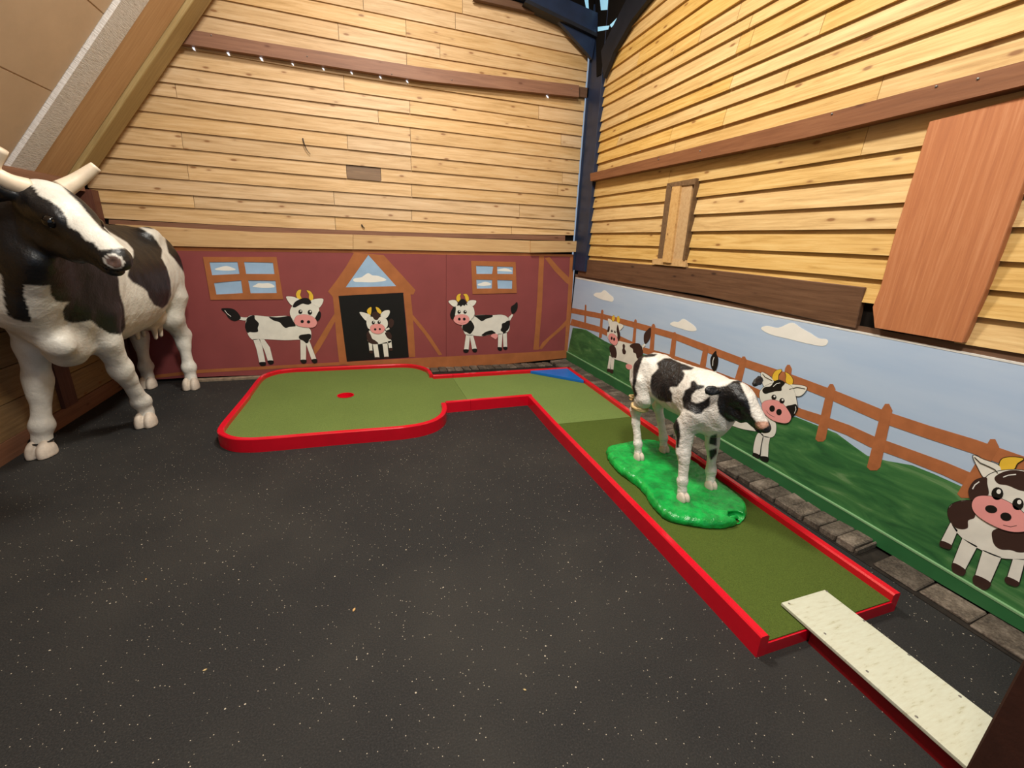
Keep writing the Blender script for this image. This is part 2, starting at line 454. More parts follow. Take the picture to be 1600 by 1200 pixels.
for i in range(len(sb)):
    zb = sb[i]; zt = (lambda u, i=i: min(ZTOP - .012, sb[i - 1](u))) if i else (lambda u: ZTOP - .012)
    js = bj[i - 1] if i >= 1 else [722]
    if i == 0: js = [722]
    if i == 1: js = [711]
    if i > 1: js = bj[i]if i < len(bj) else [524, 799]
    ym = bs[i][len(bs[i]) // 2][1] - 8
    us = [-5.18]
    for jx in js:
        ky = np.interp(jx, [p[0] for p in bs[i]], [p[1] for p in bs[i]])
        us.append(WB.uv(jx, ky - 10)[0])
    if i in (0, 1): us = [-5.18, -4.0, -2.6] + us[1:]
    us.append(-.07)
    us = sorted(us)
    for a, b in zip(us, us[1:]):
        if a < -5 and zb(b) > 3.0: a = max(a, -5.18)
        o = WB.plank(a, b, zb, zt, 'pine', wall_back)
        if i == 11 and abs(a - WB.uv(541.6, 270)[0]) < .02:
            o.data.materials[0] = MAT['oldboard']; o['label'] = 'short dark weathered board'

rs = {
 'a': [(977.6, 50.6), (1039.5, 0)], 'b': [(967.5, 79), (1073, 0)], 'c': [(950.6, 112.5), (1109, 0)], 'd': [(942.8, 137), (1160, 0)],
 'e': [(941.6, 153), (1210.5, 0)], 'f': [(940.5, 167.6), (1255.5, 0)], 'g': [(939, 191), (1240, 40.5), (1325, 0)],
 'h': [(938, 206), (1240, 73), (1406, 0)], 'i': [(935, 222.7), (1240, 100), (1483, 0)], 'j': [(935, 239), (1240, 128), (1591, 1)],
 'k': [(937, 255), (1240, 163), (1600, 48)], 'l': [(926, 308), (1040.6, 291), (1240, 260.8), (1441, 227)],
 'm': [(924, 325), (1037.7, 315), (1240, 290), (1441, 270)], 'n': [(922.5, 346), (1034, 337.7), (1240, 327.8), (1413, 316.6), (1592, 303.5)],
 'o': [(921, 364), (1030, 362.5), (1240, 358.6), (1400, 358), (1600, 355)], 'p': [(920, 382), (1026, 384.5), (1240, 393.5), (1386, 398), (1600, 410)],
 'q': [(922.5, 399.8), (1019, 406), (1240, 424.6), (1375, 435), (1542, 451.7), (1600, 457.5)],
 'r': [(1350, 472), (1523, 494), (1600, 502.5)], 's': [(1503, 536.7), (1600, 552.5)]}
rj = {'d': [1001], 'e': [1057.5, 1098, 1159], 'f': [1001, 1178], 'g': [1157.6, 1179], 'h': [985.5, 1289.5], 'i': [1147.5], 'j': [968.6, 1234],
      'k': [1052, 1136], 'l': [1046, 1351], }
keys = list(rs); sr = {k: WR.seam(v) for k, v in rs.items()}
for n_, k0 in enumerate(['w3', 'w2', 'w1']):
    dz = (3 - n_) * .135
    sr[k0] = (lambda u, dz=dz: sr['a'](u) + dz)
keys = ['w3', 'w2', 'w1'] + keys
mid_l = {'kb': None}
prev = lambda u: sr['a'](u) + .54
for k in keys:
    zb = sr[k]
    us = [.02]
    for jx in rj.get(k, []):
        pts = rs[k]; ky = np.interp(jx, [p[0] for p in pts], [p[1] for p in pts]); us.append(WR.uv(jx, ky - 14)[0])
    if k == 'l': us = [.02, WR.uv(1351, 240)[0], WR.uv(1046, 300)[0]]
    if k.startswith('w') or k in 'abc': us += [random.uniform(1.2, 2.4), random.uniform(3.2, 4.2)]
    else:
        us += [5.4 + random.uniform(-.3, .3)]
    us += [6.88]
    us = sorted(us)
    if k == 's': us = [WR.uv(1498, 530)[0], 6.88]
    for a, b in zip(us, us[1:]):
        WR.plank(a, b, zb, prev, 'pine_r', wall_right)
    prev = zb
# joint above the long rail on the right wall
# ------------------------------------------------------------------ rails and boards fixed to the walls
def wallpiece(name, wall, px, off0, off1, m, parent=None, bev=0.0, z0=None):
    """prism whose front face shows at the given photo corners, on the wall plane moved out by off1"""
    L = []
    for p in px:
        u, z = wall.uv(p[0], p[1], off1); L.append(wall.P(u, z, off1))
    d = np.array(wall.P(0, 0, off0)) - np.array(wall.P(0, 0, off1))
    V, F = prism_data([L], d)
    o = mesh(name, V, F, m, parent)
    if bev: bevel(o, bev, 1)
    return o
def rot_wood(o):
    """turn a right wall board so its grain runs along local X"""
    me = o.data; Mx = Matrix.Rotation(math.pi / 2, 4, 'Z'); me.transform(Mx); o.rotation_euler = (0, 0, -math.pi / 2); return o
b1 = wallpiece('wall_rail', WB, [(285, 44.5), (315, 49), (400, 63.8), (660, 105), (904.7, 133), (904.7, 151.5), (660, 126), (400, 85), (292, 69), (270, 66)], .022, .095, 'purlin')
tag(b1, 'upper reddish brown timber rail running across the back wall', 'beam')
b1b = wallpiece('wall_rail', WB, [(904.7, 135), (922, 138), (920, 153), (904.7, 151)], .03, .06, 'darkboard')
tag(b1b, 'short dark block joining the upper back rail to the blue post', 'beam')
b2 = wallpiece('wall_rail', WB, [(170, 343), (400, 354.4), (660, 364), (883, 368), (883, 376), (660, 370), (400, 362.5), (170, 350)], .01, .04, 'purlin')
tag(b2, 'thin brown rail just above the pale ledge boards on the back wall', 'beam')
l1 = wallpiece('ledge_board', WB, [(180, 350), (400, 362.5), (551.5, 366.5), (551.5, 389.5), (400, 387.4), (180, 382.5)], .0, .055, 'tanboard')
tag(l1, 'pale ledge board above the left half of the red barn mural', 'board')
l2 = wallpiece('ledge_board', WB, [(552, 366.5), (660, 370), (828.5, 376), (828.5, 394.6), (660, 391.2), (552, 389.5)], .0, .05, 'tanboard')
tag(l2, 'knotty ledge board above the middle of the red barn mural', 'board')
l3 = wallpiece('ledge_board', WB, [(829, 376), (921, 377), (921, 393.5), (829, 394.6)], .0, .075, 'tanboard')
tag(l3, 'short pale ledge board ending at the corner above the barn mural', 'board')
b3 = rot_wood(wallpiece('wall_rail', WR, [(922, 271), (1200, 201), (1600, 95), (1700, 69), (1700, 110), (1600, 133), (1260, 214.6), (922.5, 283)], .015, .10, 'purlin'))
tag(b3, 'long reddish brown timber rail running along the right wall', 'beam')
b4 = rot_wood(wallpiece('wall_board', WR, [(905.5, 404.6), (1100, 420.5), (1351, 449), (1336, 513.5), (1100, 462), (902.5, 431)], -.001, .036, 'darkboard', bev=.004))
tag(b4, 'long dark brown plank above the field mural on the right wall', 'board')
b5 = wallpiece('wall_board', WR, [(1452, 190), (1500, 178), (1640, 140), (1640, 170), (1600, 283), (1575, 355), (1540, 452), (1504, 536), (1366, 512), (1363, 480), (1375, 450), (1400, 358), (1434, 250)], .022, .06, 'orangeboard', bev=.003)
tag(b5, 'wide upright orange brown board on the right wall', 'board')
b6 = rot_wood(wallpiece('wall_rail', WR, [(899, 428), (1400, 520), (1480, 533), (1600, 551), (1750, 580), (1750, 602), (1600, 572), (1400, 533), (899, 436)], -.005, .02, 'darkboard'))
tag(b6, 'brown sill timber along the top edge of the field mural', 'beam')
for (pts, lab, rr_) in (([(473, 216), (474.5, 222), (477, 229), (480, 235), (485, 241)], 'small dark curled twig hanging on the back wall', .006), ([(565, 351), (567, 354), (570, 357)], 'tiny dark peg low on the back wall above the barn mural', .008)):
    P_ = [tuple(ony(a, b, -.036)) for a, b in pts]
    P_[0] = tuple(ony(*pts[0], -.026))
    tag(mesh('twig' if len(pts) > 3 else 'peg', *tube(smooth_loop(P_, 4, False), np.linspace(rr_, rr_ * .4, (len(P_) - 1) * 4 + 1), 8), 'cable', None, True), lab, 'hook')
# nails along the rails: small bright heads, parts of the rail
def nail(wall, px, off, parent, r=.006):
    u, z = wall.uv(px[0], px[1], off); p = np.array(wall.P(u, z, off))
    V, F = ball(p, r, 8, 6); o = mesh('nail_head', V, F, 'metal', None); 
    o.parent = parent; o.matrix_parent_inverse = parent.matrix_world.inverted() if False else Matrix.Identity(4)
    R = parent.rotation_euler.to_matrix().to_4x4(); T = Matrix.Translation(parent.location)
    o.matrix_local = (T @ R).inverted() @ Matrix.Translation(o.location)
for p in [(330, 55), (706, 125), (893, 139), (612, 116), (480, 88)]: nail(WB, p, .096, b1)
for p in [(1094, 236), (1029, 249), (1463, 135), (1528, 123), (1300, 178)]: nail(WR, p, .101, b3)

# daylight showing through chinks under the upper rail and beside the post
ch = []
for (x, y_) in [(356, 84), (408, 92.5), (457, 100.5), (505, 108), (549, 114), (594, 121), (636, 127.5), (855, 151), (302, 76)]:
    s_ = 2.6 if x < 450 else 1.7
    L = [WB.P(*WB.uv(x + a * s_, y_ + b * s_, .03), .03) for a, b in ((-1, -1.2), (.6, -.6), (1.3, 1.3), (.2, .7))]
    o = mesh('daylight_chink', *prism_data([L], (0, .004, 0)), 'gap', wall_back)

# small boarded hatch on the right wall
hx = lambda pts: [(900 + a / 4.444, 200 + b / 4.444) for a, b in pts]
hc = np.array(WR.P(WR.uv(1060, 412, 0)[0], WR.uv(1060, 412, 0)[1], 0))
hatch = empty('wall_hatch', hc); tag(hatch, 'small boarded hatch frame above the dark plank on the right wall', 'hatch')
wallpiece('frame_board', WR, hx([(632, 385), (668, 378), (607, 908), (566, 905)]), .015, .05, 'oldboard', hatch)
wallpiece('frame_board', WR, hx([(640, 383), (833, 348), (828, 390), (664, 408)]), .015, .055, 'oldboard', hatch)
wallpiece('frame_board', WR, hx([(822, 390), (833, 350), (752, 915), (738, 915)]), .015, .06, 'oldboard', hatch)
wallpiece('slat', WR, hx([(668, 408), (724, 403), (655, 937), (597, 930)]), .02, .065, 'tanboard', hatch)
wallpiece('slat', WR, hx([(729, 402), (808, 393), (744, 915), (666, 915)]), .02, .045, 'tanboard', hatch)
wallpiece('sill', WR, hx([(530, 910), (600, 905), (762, 918), (758, 966), (528, 945)]), .02, .05, 'tanboard', hatch)

# ------------------------------------------------------------------ steel corner frame
col = empty('steel_column', (-.08, -.08, 0)); tag(col, 'dark blue steel column standing in the corner of the two boarded walls', 'column')
xl = ony(908, 300, -.06)[0]
box('web', -.052, -.003, -.375, -.06, 1.3, 4.25, 'steel', col)
box('flange', -.064, -.002, -.392, -.378, 1.3, 4.25, 'steel', col, .002)
box('flange', -.068, -.002, -.06, -.045, 1.3, 4.25, 'steel', col)
def poly3(name, L, d, m, parent=None): return mesh(name, *prism_data([L], d), m, parent)
Y0 = -.17
rb = empty('steel_rafter', (-.5, Y0, 4.1)); tag(rb, 'dark blue steel rafter with haunch rising from the column to the left', 'beam')
L = [tuple(ony(px, py, Y0)) for px, py in [(820, -2), (700, -56), (700, -110), (885, -2), (934, 20), (934, 58)]]
poly3('rafter', L, (0, .1, 0), 'steel', rb)
L = [tuple(ony(px, py, Y0 - .02)) for px, py in [(823, -2), (934, 52), (934, 58), (820, 3)]]
poly3('flange', L, (0, .14, 0), 'steel_dark', rb)
L = [tuple(ony(px, py, Y0 + .03)) for px, py in [(860, 18), (932, 52), (925, 92), (919, 84)]]
poly3('haunch', L, (0, .05, 0), 'steel', rb)
br = empty('eaves_brace', (-.05, -.3, 3.6)); tag(br, 'dark brace climbing from the column along the top of the right wall', 'beam')
L = [tuple(onx(px, py, -.09)) for px, py in [(943, 122), (939, 80), (958, 40), (985, -14), (1022, -14), (986, 32), (958, 82)]]
poly3('brace', L, (.045, 0, 0), 'steel_dark', br)
L = [tuple(onx(px, py, -.05)) for px, py in [(951, 110), (955, 80), (984, 30), (989, 32), (962, 80)]]
L2 = [tuple(onx(px, py, -.062)) for px, py in [(932, 120), (930, -14), (1000, -14), (950, 110)]]
poly3('packing_board', L2, (.012, 0, 0), 'dark', wall_right)
poly3('batten', L, (.012, 0, 0), 'tanboard', br)

# ------------------------------------------------------------------ ceiling: dark roof rising from the right wall, sloped lining on the left
cv = []
ceiling = mesh('ceiling', [(.3, -7.2, 4.28), (.3, .3, 4.28), (-3.6, .3, 5.75), (-3.6, -7.2, 5.75), (.3, -7.2, 4.32), (.3, .3, 4.32), (-3.6, .3, 5.79), (-3.6, -7.2, 5.79)], BF, 'dark')
tag(ceiling, 'dark roof above the boarded walls', kind='structure')
gable = mesh('wall_back_upper', [(-3.6, .03, 4.1), (0.02, .03, 4.1), (.02, .03, 4.4), (-3.6, .03, 5.8), (-3.6, .06, 4.1), (0.02, .06, 4.1), (.02, .06, 4.4), (-3.6, .06, 5.8)], BF, 'dark')
gable.name = 'wall_gable'; tag(gable, 'dark gable above the back wall boards', kind='structure')
L = [tuple(ony(a, b, .0)) for a, b in [(913, -4), (919, -4), (920, 14), (916, 12)]]
poly3('rooflight_gap', L, (0, .006, 0), 'rooflight', gable)
for px in ([(937, -4), (950, -4), (949, 15), (939, 16)], [(934, 42), (952, 40), (950, 46), (934, 49)], [(953, 39), (964, 28), (965, 32), (955, 43)]):
    L = [tuple(onx(a, b, -.065)) for a, b in px]
    poly3('rooflight_gap', L, (.003, 0, 0), 'rooflight', wall_right)
tw = wallpiece('wall_rail', WB, [(740, -2), (880, 30), (880, 22), (760, -10)], .03, .09, 'darkboard')
tag(tw, 'dark timber plate along the top of the back wall', 'beam')
# sloped lining: direction s up to the right in plane y = const
A = np.array([-5.124, 0, 1.967]); Bp = np.array([-3.85, 0, 3.635]); sd = (Bp - A) / np.linalg.norm(Bp - A); sn = np.array([sd[2], 0, -sd[0]])   # sn points into the room
def onslope(px, py, d=0.0):
    r_ = ray(px, py); P0 = A + sn * d; return CAM + r_ * (((P0 - CAM) @ sn) / (r_ @ sn))
def slopebox(name, t0, t1, y0, y1, d0, d1, m, parent=None):
    V = []
    for t_ in (t0, t1):
        for y_ in (y0, y1):
            for d in (d0, d1): V.append(A + sd * t_ + sn * d + np.array([0, y_, 0]))
    V = [V[0], V[4], V[6], V[2], V[1], V[5], V[7], V[3]]
    o = mesh(name, V, BF, m, parent)
    ang = math.atan2(sd[2], sd[0]); o.data.transform(Matrix.Rotation(ang, 4, 'Y')); o.rotation_euler = (0, -ang, 0)
    return o
LT = 3.6
lin_ = slopebox('wall_left_lining', -.12, LT, -7.2, .0, -.10, -.07, 'ceiling')
lin_.name = 'wall_slope'; tag(lin_, 'sloping plastered lining above the left wall', kind='structure')
def slopepart(name, t0, t1, y0, y1, d0, d1, m): 
    o = slopebox(name, t0, t1, y0, y1, d0, d1, m); return o
r1 = slopepart('rafter', -.03, LT, -.40, -.14, -.07, .0, 'rafter'); tag(r1, 'greenish timber rafter sloping up against the back wall', 'rafter'); bevel(r1, .012, 2)
r2 = slopepart('lining_board', -.05, LT, -.81, -.41, -.07, -.035, 'orangelin'); tag(r2, 'smooth tan lining board beside the greenish rafter', 'board')
r3 = slopepart('lining_board', -.05, LT, -1.08, -.82, -.07, -.03, 'whitestrip'); tag(r3, 'rough whitewashed strip on the sloping lining', 'board')
# panels of the lining, each its own piece with thin joints
for i, (a, b) in enumerate([(-.05, .62), (.63, 1.28), (1.29, 1.95), (1.96, 2.7), (2.71, LT)]):
    for (y0, y1) in ((-2.9, -1.09), (-4.8, -2.91), (-7.0, -4.81)):
        p = slopebox('lining_panel', a, b, y0, y1, -.075, -.06, 'ceiling'); 
        mwp = p.matrix_basis.copy(); p.parent = lin_; p.matrix_basis = lin_.matrix_basis.inverted() @ mwp

# ------------------------------------------------------------------ left wall
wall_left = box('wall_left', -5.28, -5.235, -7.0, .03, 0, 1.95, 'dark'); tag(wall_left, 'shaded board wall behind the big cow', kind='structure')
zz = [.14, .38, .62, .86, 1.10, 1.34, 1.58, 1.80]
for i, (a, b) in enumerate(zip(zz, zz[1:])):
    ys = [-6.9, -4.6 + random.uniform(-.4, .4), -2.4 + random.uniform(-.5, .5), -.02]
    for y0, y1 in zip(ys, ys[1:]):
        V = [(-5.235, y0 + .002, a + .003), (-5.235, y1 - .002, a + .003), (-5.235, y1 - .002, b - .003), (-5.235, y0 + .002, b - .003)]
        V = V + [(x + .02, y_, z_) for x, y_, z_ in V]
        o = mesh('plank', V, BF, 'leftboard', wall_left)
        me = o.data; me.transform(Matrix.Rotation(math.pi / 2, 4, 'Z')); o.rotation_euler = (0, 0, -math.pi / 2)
def leftbox(name, y0, y1, z0, z1, x0, x1, m):
    o = box(name, x0, x1, y0, y1, z0, z1, m); return o
kb = leftbox('baseboard_left', -6.9, -.03, 0, .14, -5.235, -5.205, 'purlin'); tag(kb, 'reddish brown kick board along the left wall', kind='structure')
p1 = leftbox('wall_post', -1.17, -.99, .14, 1.9, -5.214, -5.185, 'leftpost'); tag(p1, 'dark red brown post against the left wall behind the cow', 'post')
p2 = leftbox('wall_post', -.16, -.04, 0, 1.92, -5.22, -5.10, 'leftpost'); tag(p2, 'dark red brown post in the corner behind the cow horn', 'post')
pl = leftbox('wall_plate', -6.9, -.17, 1.9, 1.985, -5.25, -5.14, 'purlin'); tag(pl, 'timber plate along the top of the left wall', 'beam'); 
me = pl.data; me.transform(Matrix.Rotation(math.pi / 2, 4, 'Z')); pl.rotation_euler = (0, 0, -math.pi / 2)
me = kb.data; me.transform(Matrix.Rotation(math.pi / 2, 4, 'Z')); kb.rotation_euler = (0, 0, -math.pi / 2)

# brown post at the right front, its left edge in view
q = onz(1477, 1259)
V = boxv(q[0], q[0] + .16, q[1] - .12, q[1], 0, 2.3)
# seen nearly edge-on: left face towards the camera
post = mesh('door_post', V, BF, 'brownpost'); bevel(post, .006, 1); tag(post, 'dark brown painted post in the right foreground beside the white plank', 'post')
# ------------------------------------------------------------------ painted murals (thin layers of real board on the wall boards)
class Mural:
    def __init__(s, wall, base, crop): s.w = wall; s.base = base; s.crop = crop
    def pts(s, P, mm, sm):
        ox, oy, k = s.crop; off = s.base + mm / 1000
        P = [(ox + a / k, oy + b / k) for a, b in P]
        L = [s.w.P(*s.w.uv(a, b, off), off) for a, b in P]
        if sm: L = [tuple(x) for x in smooth_loop(L, 4)]
        return L, off
    def poly(s, name, P, m, parent, mm, th=3, sm=True, holes=None, out=0.0, data=False):
        L, off = s.pts(P, mm, sm)
        if out:
            A_ = np.array(L); c = A_.mean(0); n = np.array(s.w.P(0, 0, 1.0)); n = n / np.linalg.norm(n)
            t_ = np.roll(A_, -1, 0) - np.roll(A_, 1, 0); t_ /= np.linalg.norm(t_, axis=1)[:, None] + 1e-9
            nr = np.cross(t_, n)
            area = sum(np.dot(n, np.cross(A_[i] - c, A_[(i + 1) % len(A_)] - c)) for i in range(len(A_)))
            A_ = A_ + nr * (out if area > 0 else -out); L = [tuple(x) for x in A_]
        loops = [L]
        for h in holes or []: loops.append(s.pts(h, mm, False)[0])
        d = -np.array(s.w.P(0, 0, th / 1000)) + np.array(s.w.P(0, 0, 0))
        V, F = prism_data(loops, d)
        if data: return V, F
        return mesh(name, V, F, m, parent)
    def dot(s, name, c, rx, ry, m, parent, mm, ang=0, th=2, data=False):
        P = []
        for i in range(14):
            a = 2 * math.pi * i / 14; x, y_ = rx * math.cos(a), ry * math.sin(a)
            P.append((c[0] + x * math.cos(ang) - y_ * math.sin(ang), c[1] + x * math.sin(ang) + y_ * math.cos(ang)))
        return s.poly(name, P, m, parent, mm, th, False, data=data)
    def limb(s, pts, wid):
        """ribbon polygon along pts"""
        pts = np.array(pts, float); wid = np.broadcast_to(wid, (len(pts),)); L = []; R_ = []
        for i in range(len(pts)):
            t_ = pts[min(i + 1, len(pts) - 1)] - pts[max(i - 1, 0)]; t_ = t_ / np.linalg.norm(t_); n = np.array([-t_[1], t_[0]])
            L.append(tuple(pts[i] + n * wid[i] / 2)); R_.append(tuple(pts[i] - n * wid[i] / 2))
        return L + R_[::-1]
def painted_cow(mu, panel, label, body, head, ears=(), horns=(), patches=(), hpatches=(), snout=None, nostrils=(), eyes=(), hooves=(), tuft=None,
                udder=None, lines=(), dark='p_black', outline=.0022, shine=()):
    parts = [mu.poly('', b, None, None, 3, 3, sm, data=True) for b, sm in body]
    root = mesh('painted_cow', *join(parts), 'p_white', panel); root['label'] = label
    ol = [mu.poly('', b, None, None, 2, 2, sm, out=outline, data=True) for b, sm in body]
    ol += [mu.poly('', head, None, None, 5.0, 4, True, out=outline, data=True)]
    ol += [mu.poly('', e, None, None, 4.2, 3, True, out=outline, data=True) for e in ears]
    ol += [mu.poly('', h, None, None, 3.6, 3, True, out=outline, data=True) for h in horns]
    ol += [mu.poly('', snout, None, None, 7.4, 3, True, out=outline * .7, data=True)]
    mesh('outline', *join(ol), 'outline', root)
    mu.poly('head', head, 'p_white', root, 6, 4)
    for e in ears: mu.poly('ear', e, 'p_white', root, 5, 3)
    for h in horns: mu.poly('horn', h, 'p_yellow', root, 4.4, 3)
    for p in patches: mu.poly('patch', p, dark, root, 4.0, 2)
    for p in hpatches: mu.poly('patch', p, dark, root, 7, 2)
    mu.poly('snout', snout, 'p_pink', root, 8, 3)
    for c, rx, ry, an in nostrils: mu.dot('nostril', c, rx, ry, 'p_black', root, 9, an)
    for c, r in eyes:
        e = mu.dot('eye', c, r, r * 1.1, 'p_black', root, 8, 0)
        mu.dot('glint', (c[0] + r * .25, c[1] - r * .35), r * .38, r * .4, 'p_cloud', root, 8.6)
    for h in hooves: mu.poly('hoof', h, dark, root, 4.2, 2)
    if tuft: mu.poly('tail_tuft', tuft, dark, root, 4.2, 3)
    if udder: mu.poly('udder', udder, 'p_pink', root, 4.2, 3)
    for l, wd in lines: mu.poly('painted_line', mu.limb(l, wd), 'outline', root, 8.5, 3, False)
    for l, wd, mm in shine: mu.poly('shine', mu.limb(l, wd), 'p_cloud', root, mm, 1, False)
    return root

# barn mural on the back wall
yb_ = .028
barn = empty('barn_mural', (-2.35, -.03, 0)); tag(barn, 'dark red painted barn mural panel along the foot of the back wall', 'mural')
muF = Mural(WB, yb_, (0, 0, 1))
# two boards meeting at x = 697 px
seamx = 697
muF.poly('mural_board', [(150, 382), (300, 385.3), (seamx, 391.8), (seamx, 577), (310, 589), (226, 594)], 'p_red', barn, 0, 26, False)
muF.poly('mural_board', [(seamx + .4, 391.8), (896, 397.6), (887.5, 559), (seamx + .4, 577)], 'p_red', barn, 0, 26, False)
G = Mural(WB, yb_, (300, 390, 10)); Hm = Mural(WB, yb_, (490, 385, 6.314)); Im = Mural(WB, yb_, (720, 390, 6.486))
# bands
muF.poly('painted_band', [(150, 382), (300, 385.5), (555, 389.7), (720, 392), (896, 397.6), (896, 401), (845, 400), (720, 398.5), (650, 397), (600, 396), (560, 395), (420, 393.5), (300, 392), (150, 389)], 'p_timber', barn, 1.2, 1, False)
muF.poly('painted_band', [(226, 588), (310, 578), (420, 572), (548, 565), (640, 560), (780, 553), (889, 547), (889, 559), (780, 570), (697, 576), (600, 579), (540, 570), (310, 583), (226, 593)], 'p_timber', barn, 1.6, 1.5, False)
muF.poly('painted_band', [(891, 400), (897.5, 400), (889, 548), (882, 548)], 'p_timber', barn, 1.3, 1, False)
Im.poly('painted_band', [(795, 65), (845, 65), (835, 300), (822, 600), (800, 850), (790, 1015), (735, 1015), (755, 800), (775, 500)], 'p_timber', barn, 1.4, 1, False)
Im.poly('painted_band', [(850, 85), (900, 75), (1000, 190), (1120, 305), (1110, 365), (1060, 330), (950, 215)], 'p_timber', barn, 1.5, 1, False)
Im.poly('painted_band', [(790, 1005), (830, 940), (920, 860), (1000, 790), (1085, 695), (1085, 755), (1000, 830), (900, 915), (820, 1010)], 'p_timber', barn, 1.5, 1, False)
# gable timbers around the doorway
Hm.poly('painted_band', [(400, 60), (690, 85), (850, 260), (1005, 430), (985, 475), (900, 475), (885, 455), (246, 488), (190, 500), (142, 445), (230, 330), (320, 200)], 'p_timber', barn, 1.8, 1, False,
        holes=[[(540, 85), (815, 392), (316, 404)]])
Hm.poly('painted_band', [(188, 480), (250, 486), (285, 800), (330, 1135), (345, 1165), (255, 1170), (225, 900), (205, 650)], 'p_timber', barn, 2.0, 1, False)
Hm.poly('painted_band', [(885, 465), (955, 465), (975, 640), (990, 850), (1003, 1090), (942, 1095), (920, 800)], 'p_timber', barn, 2.0, 1, False)
Hm.poly('painted_band', [(205, 665), (215, 735), (130, 890), (60, 1010), (10, 1075), (0, 1000), (60, 900), (120, 800)], 'p_timber', barn, 1.5, 1, False)
Hm.poly('painted_band', [(975, 670), (1060, 770), (1160, 900), (1270, 1070), (1235, 1075), (1100, 875), (980, 725)], 'p_timber', barn, 1.5, 1, False)
door = Hm.poly('painted_doorway', [(245, 488), (884, 458), (940, 1095), (328, 1137)], 'p_door', barn, 2.2, 2, False)
pn = Hm.poly('painted_gable_window', [(540, 84), (817, 393), (314, 406)], 'p_pane', barn, 1.0, 1, False)
Hm.poly('cloud', [(392, 335), (400, 318), (470, 305), (500, 285), (540, 264), (580, 285), (640, 292), (715, 325), (700, 340), (640, 350), (560, 355), (470, 352), (410, 350)], 'p_cloud', pn, 1.6, 1)
# the two windows: frame with four openings, four panes set back
def mural_window(mu, outer, panes, clouds, label):
    f = mu.poly('window_frame', outer, 'p_timber', barn, 7, 7, False, holes=panes); f['label'] = label
    for p in panes:
        c = np.mean(p, 0); mu.poly('pane', [tuple(c + (np.array(q_) - c) * 1.03) for q_ in p], 'p_pane', f, 1.2, 1, False)
    for c in clouds: mu.poly('cloud', c, 'p_cloud', f, 1.9, 1)
mural_window(G, [(170, 115), (1320, 115), (1425, 775), (290, 785)],
             [[(272, 195), (710, 190), (745, 380), (312, 400)], [(812, 190), (1265, 203), (1290, 382), (845, 380)],
              [(342, 520), (768, 480), (795, 680), (380, 702)], [(877, 480), (1305, 485), (1325, 680), (915, 683)]],
             [[(362, 300), (440, 275), (510, 258), (570, 262), (680, 305), (640, 325), (500, 328), (380, 318)],
              [(950, 575), (1010, 540), (1040, 525), (1110, 528), (1200, 525), (1280, 560), (1270, 592), (1100, 598), (980, 585)]],
             'left painted window with brown frame on the barn mural')
mural_window(Im, [(105, 115), (555, 125), (568, 440), (120, 450)],
             [[(155, 162), (330, 168), (318, 247), (160, 247)], [(368, 170), (528, 175), (528, 248), (370, 246)],
              [(158, 303), (318, 307), (315, 393), (163, 395)], [(370, 307), (522, 312), (520, 397), (375, 395)]],
             [[(372, 205), (410, 195), (450, 190), (490, 200), (520, 222), (450, 220), (380, 215)],
              [(172, 352), (200, 340), (240, 328), (280, 333), (308, 348), (290, 362), (230, 368), (180, 364)]],
             'right painted window with brown frame on the barn mural')
A_ = Mural(WB, yb_ + .001, (340, 440, 8.572)); B_ = Mural(WB, yb_ + .003, (550, 470, 12)); C_ = Mural(WB, yb_ + .001, (690, 450, 10.908))
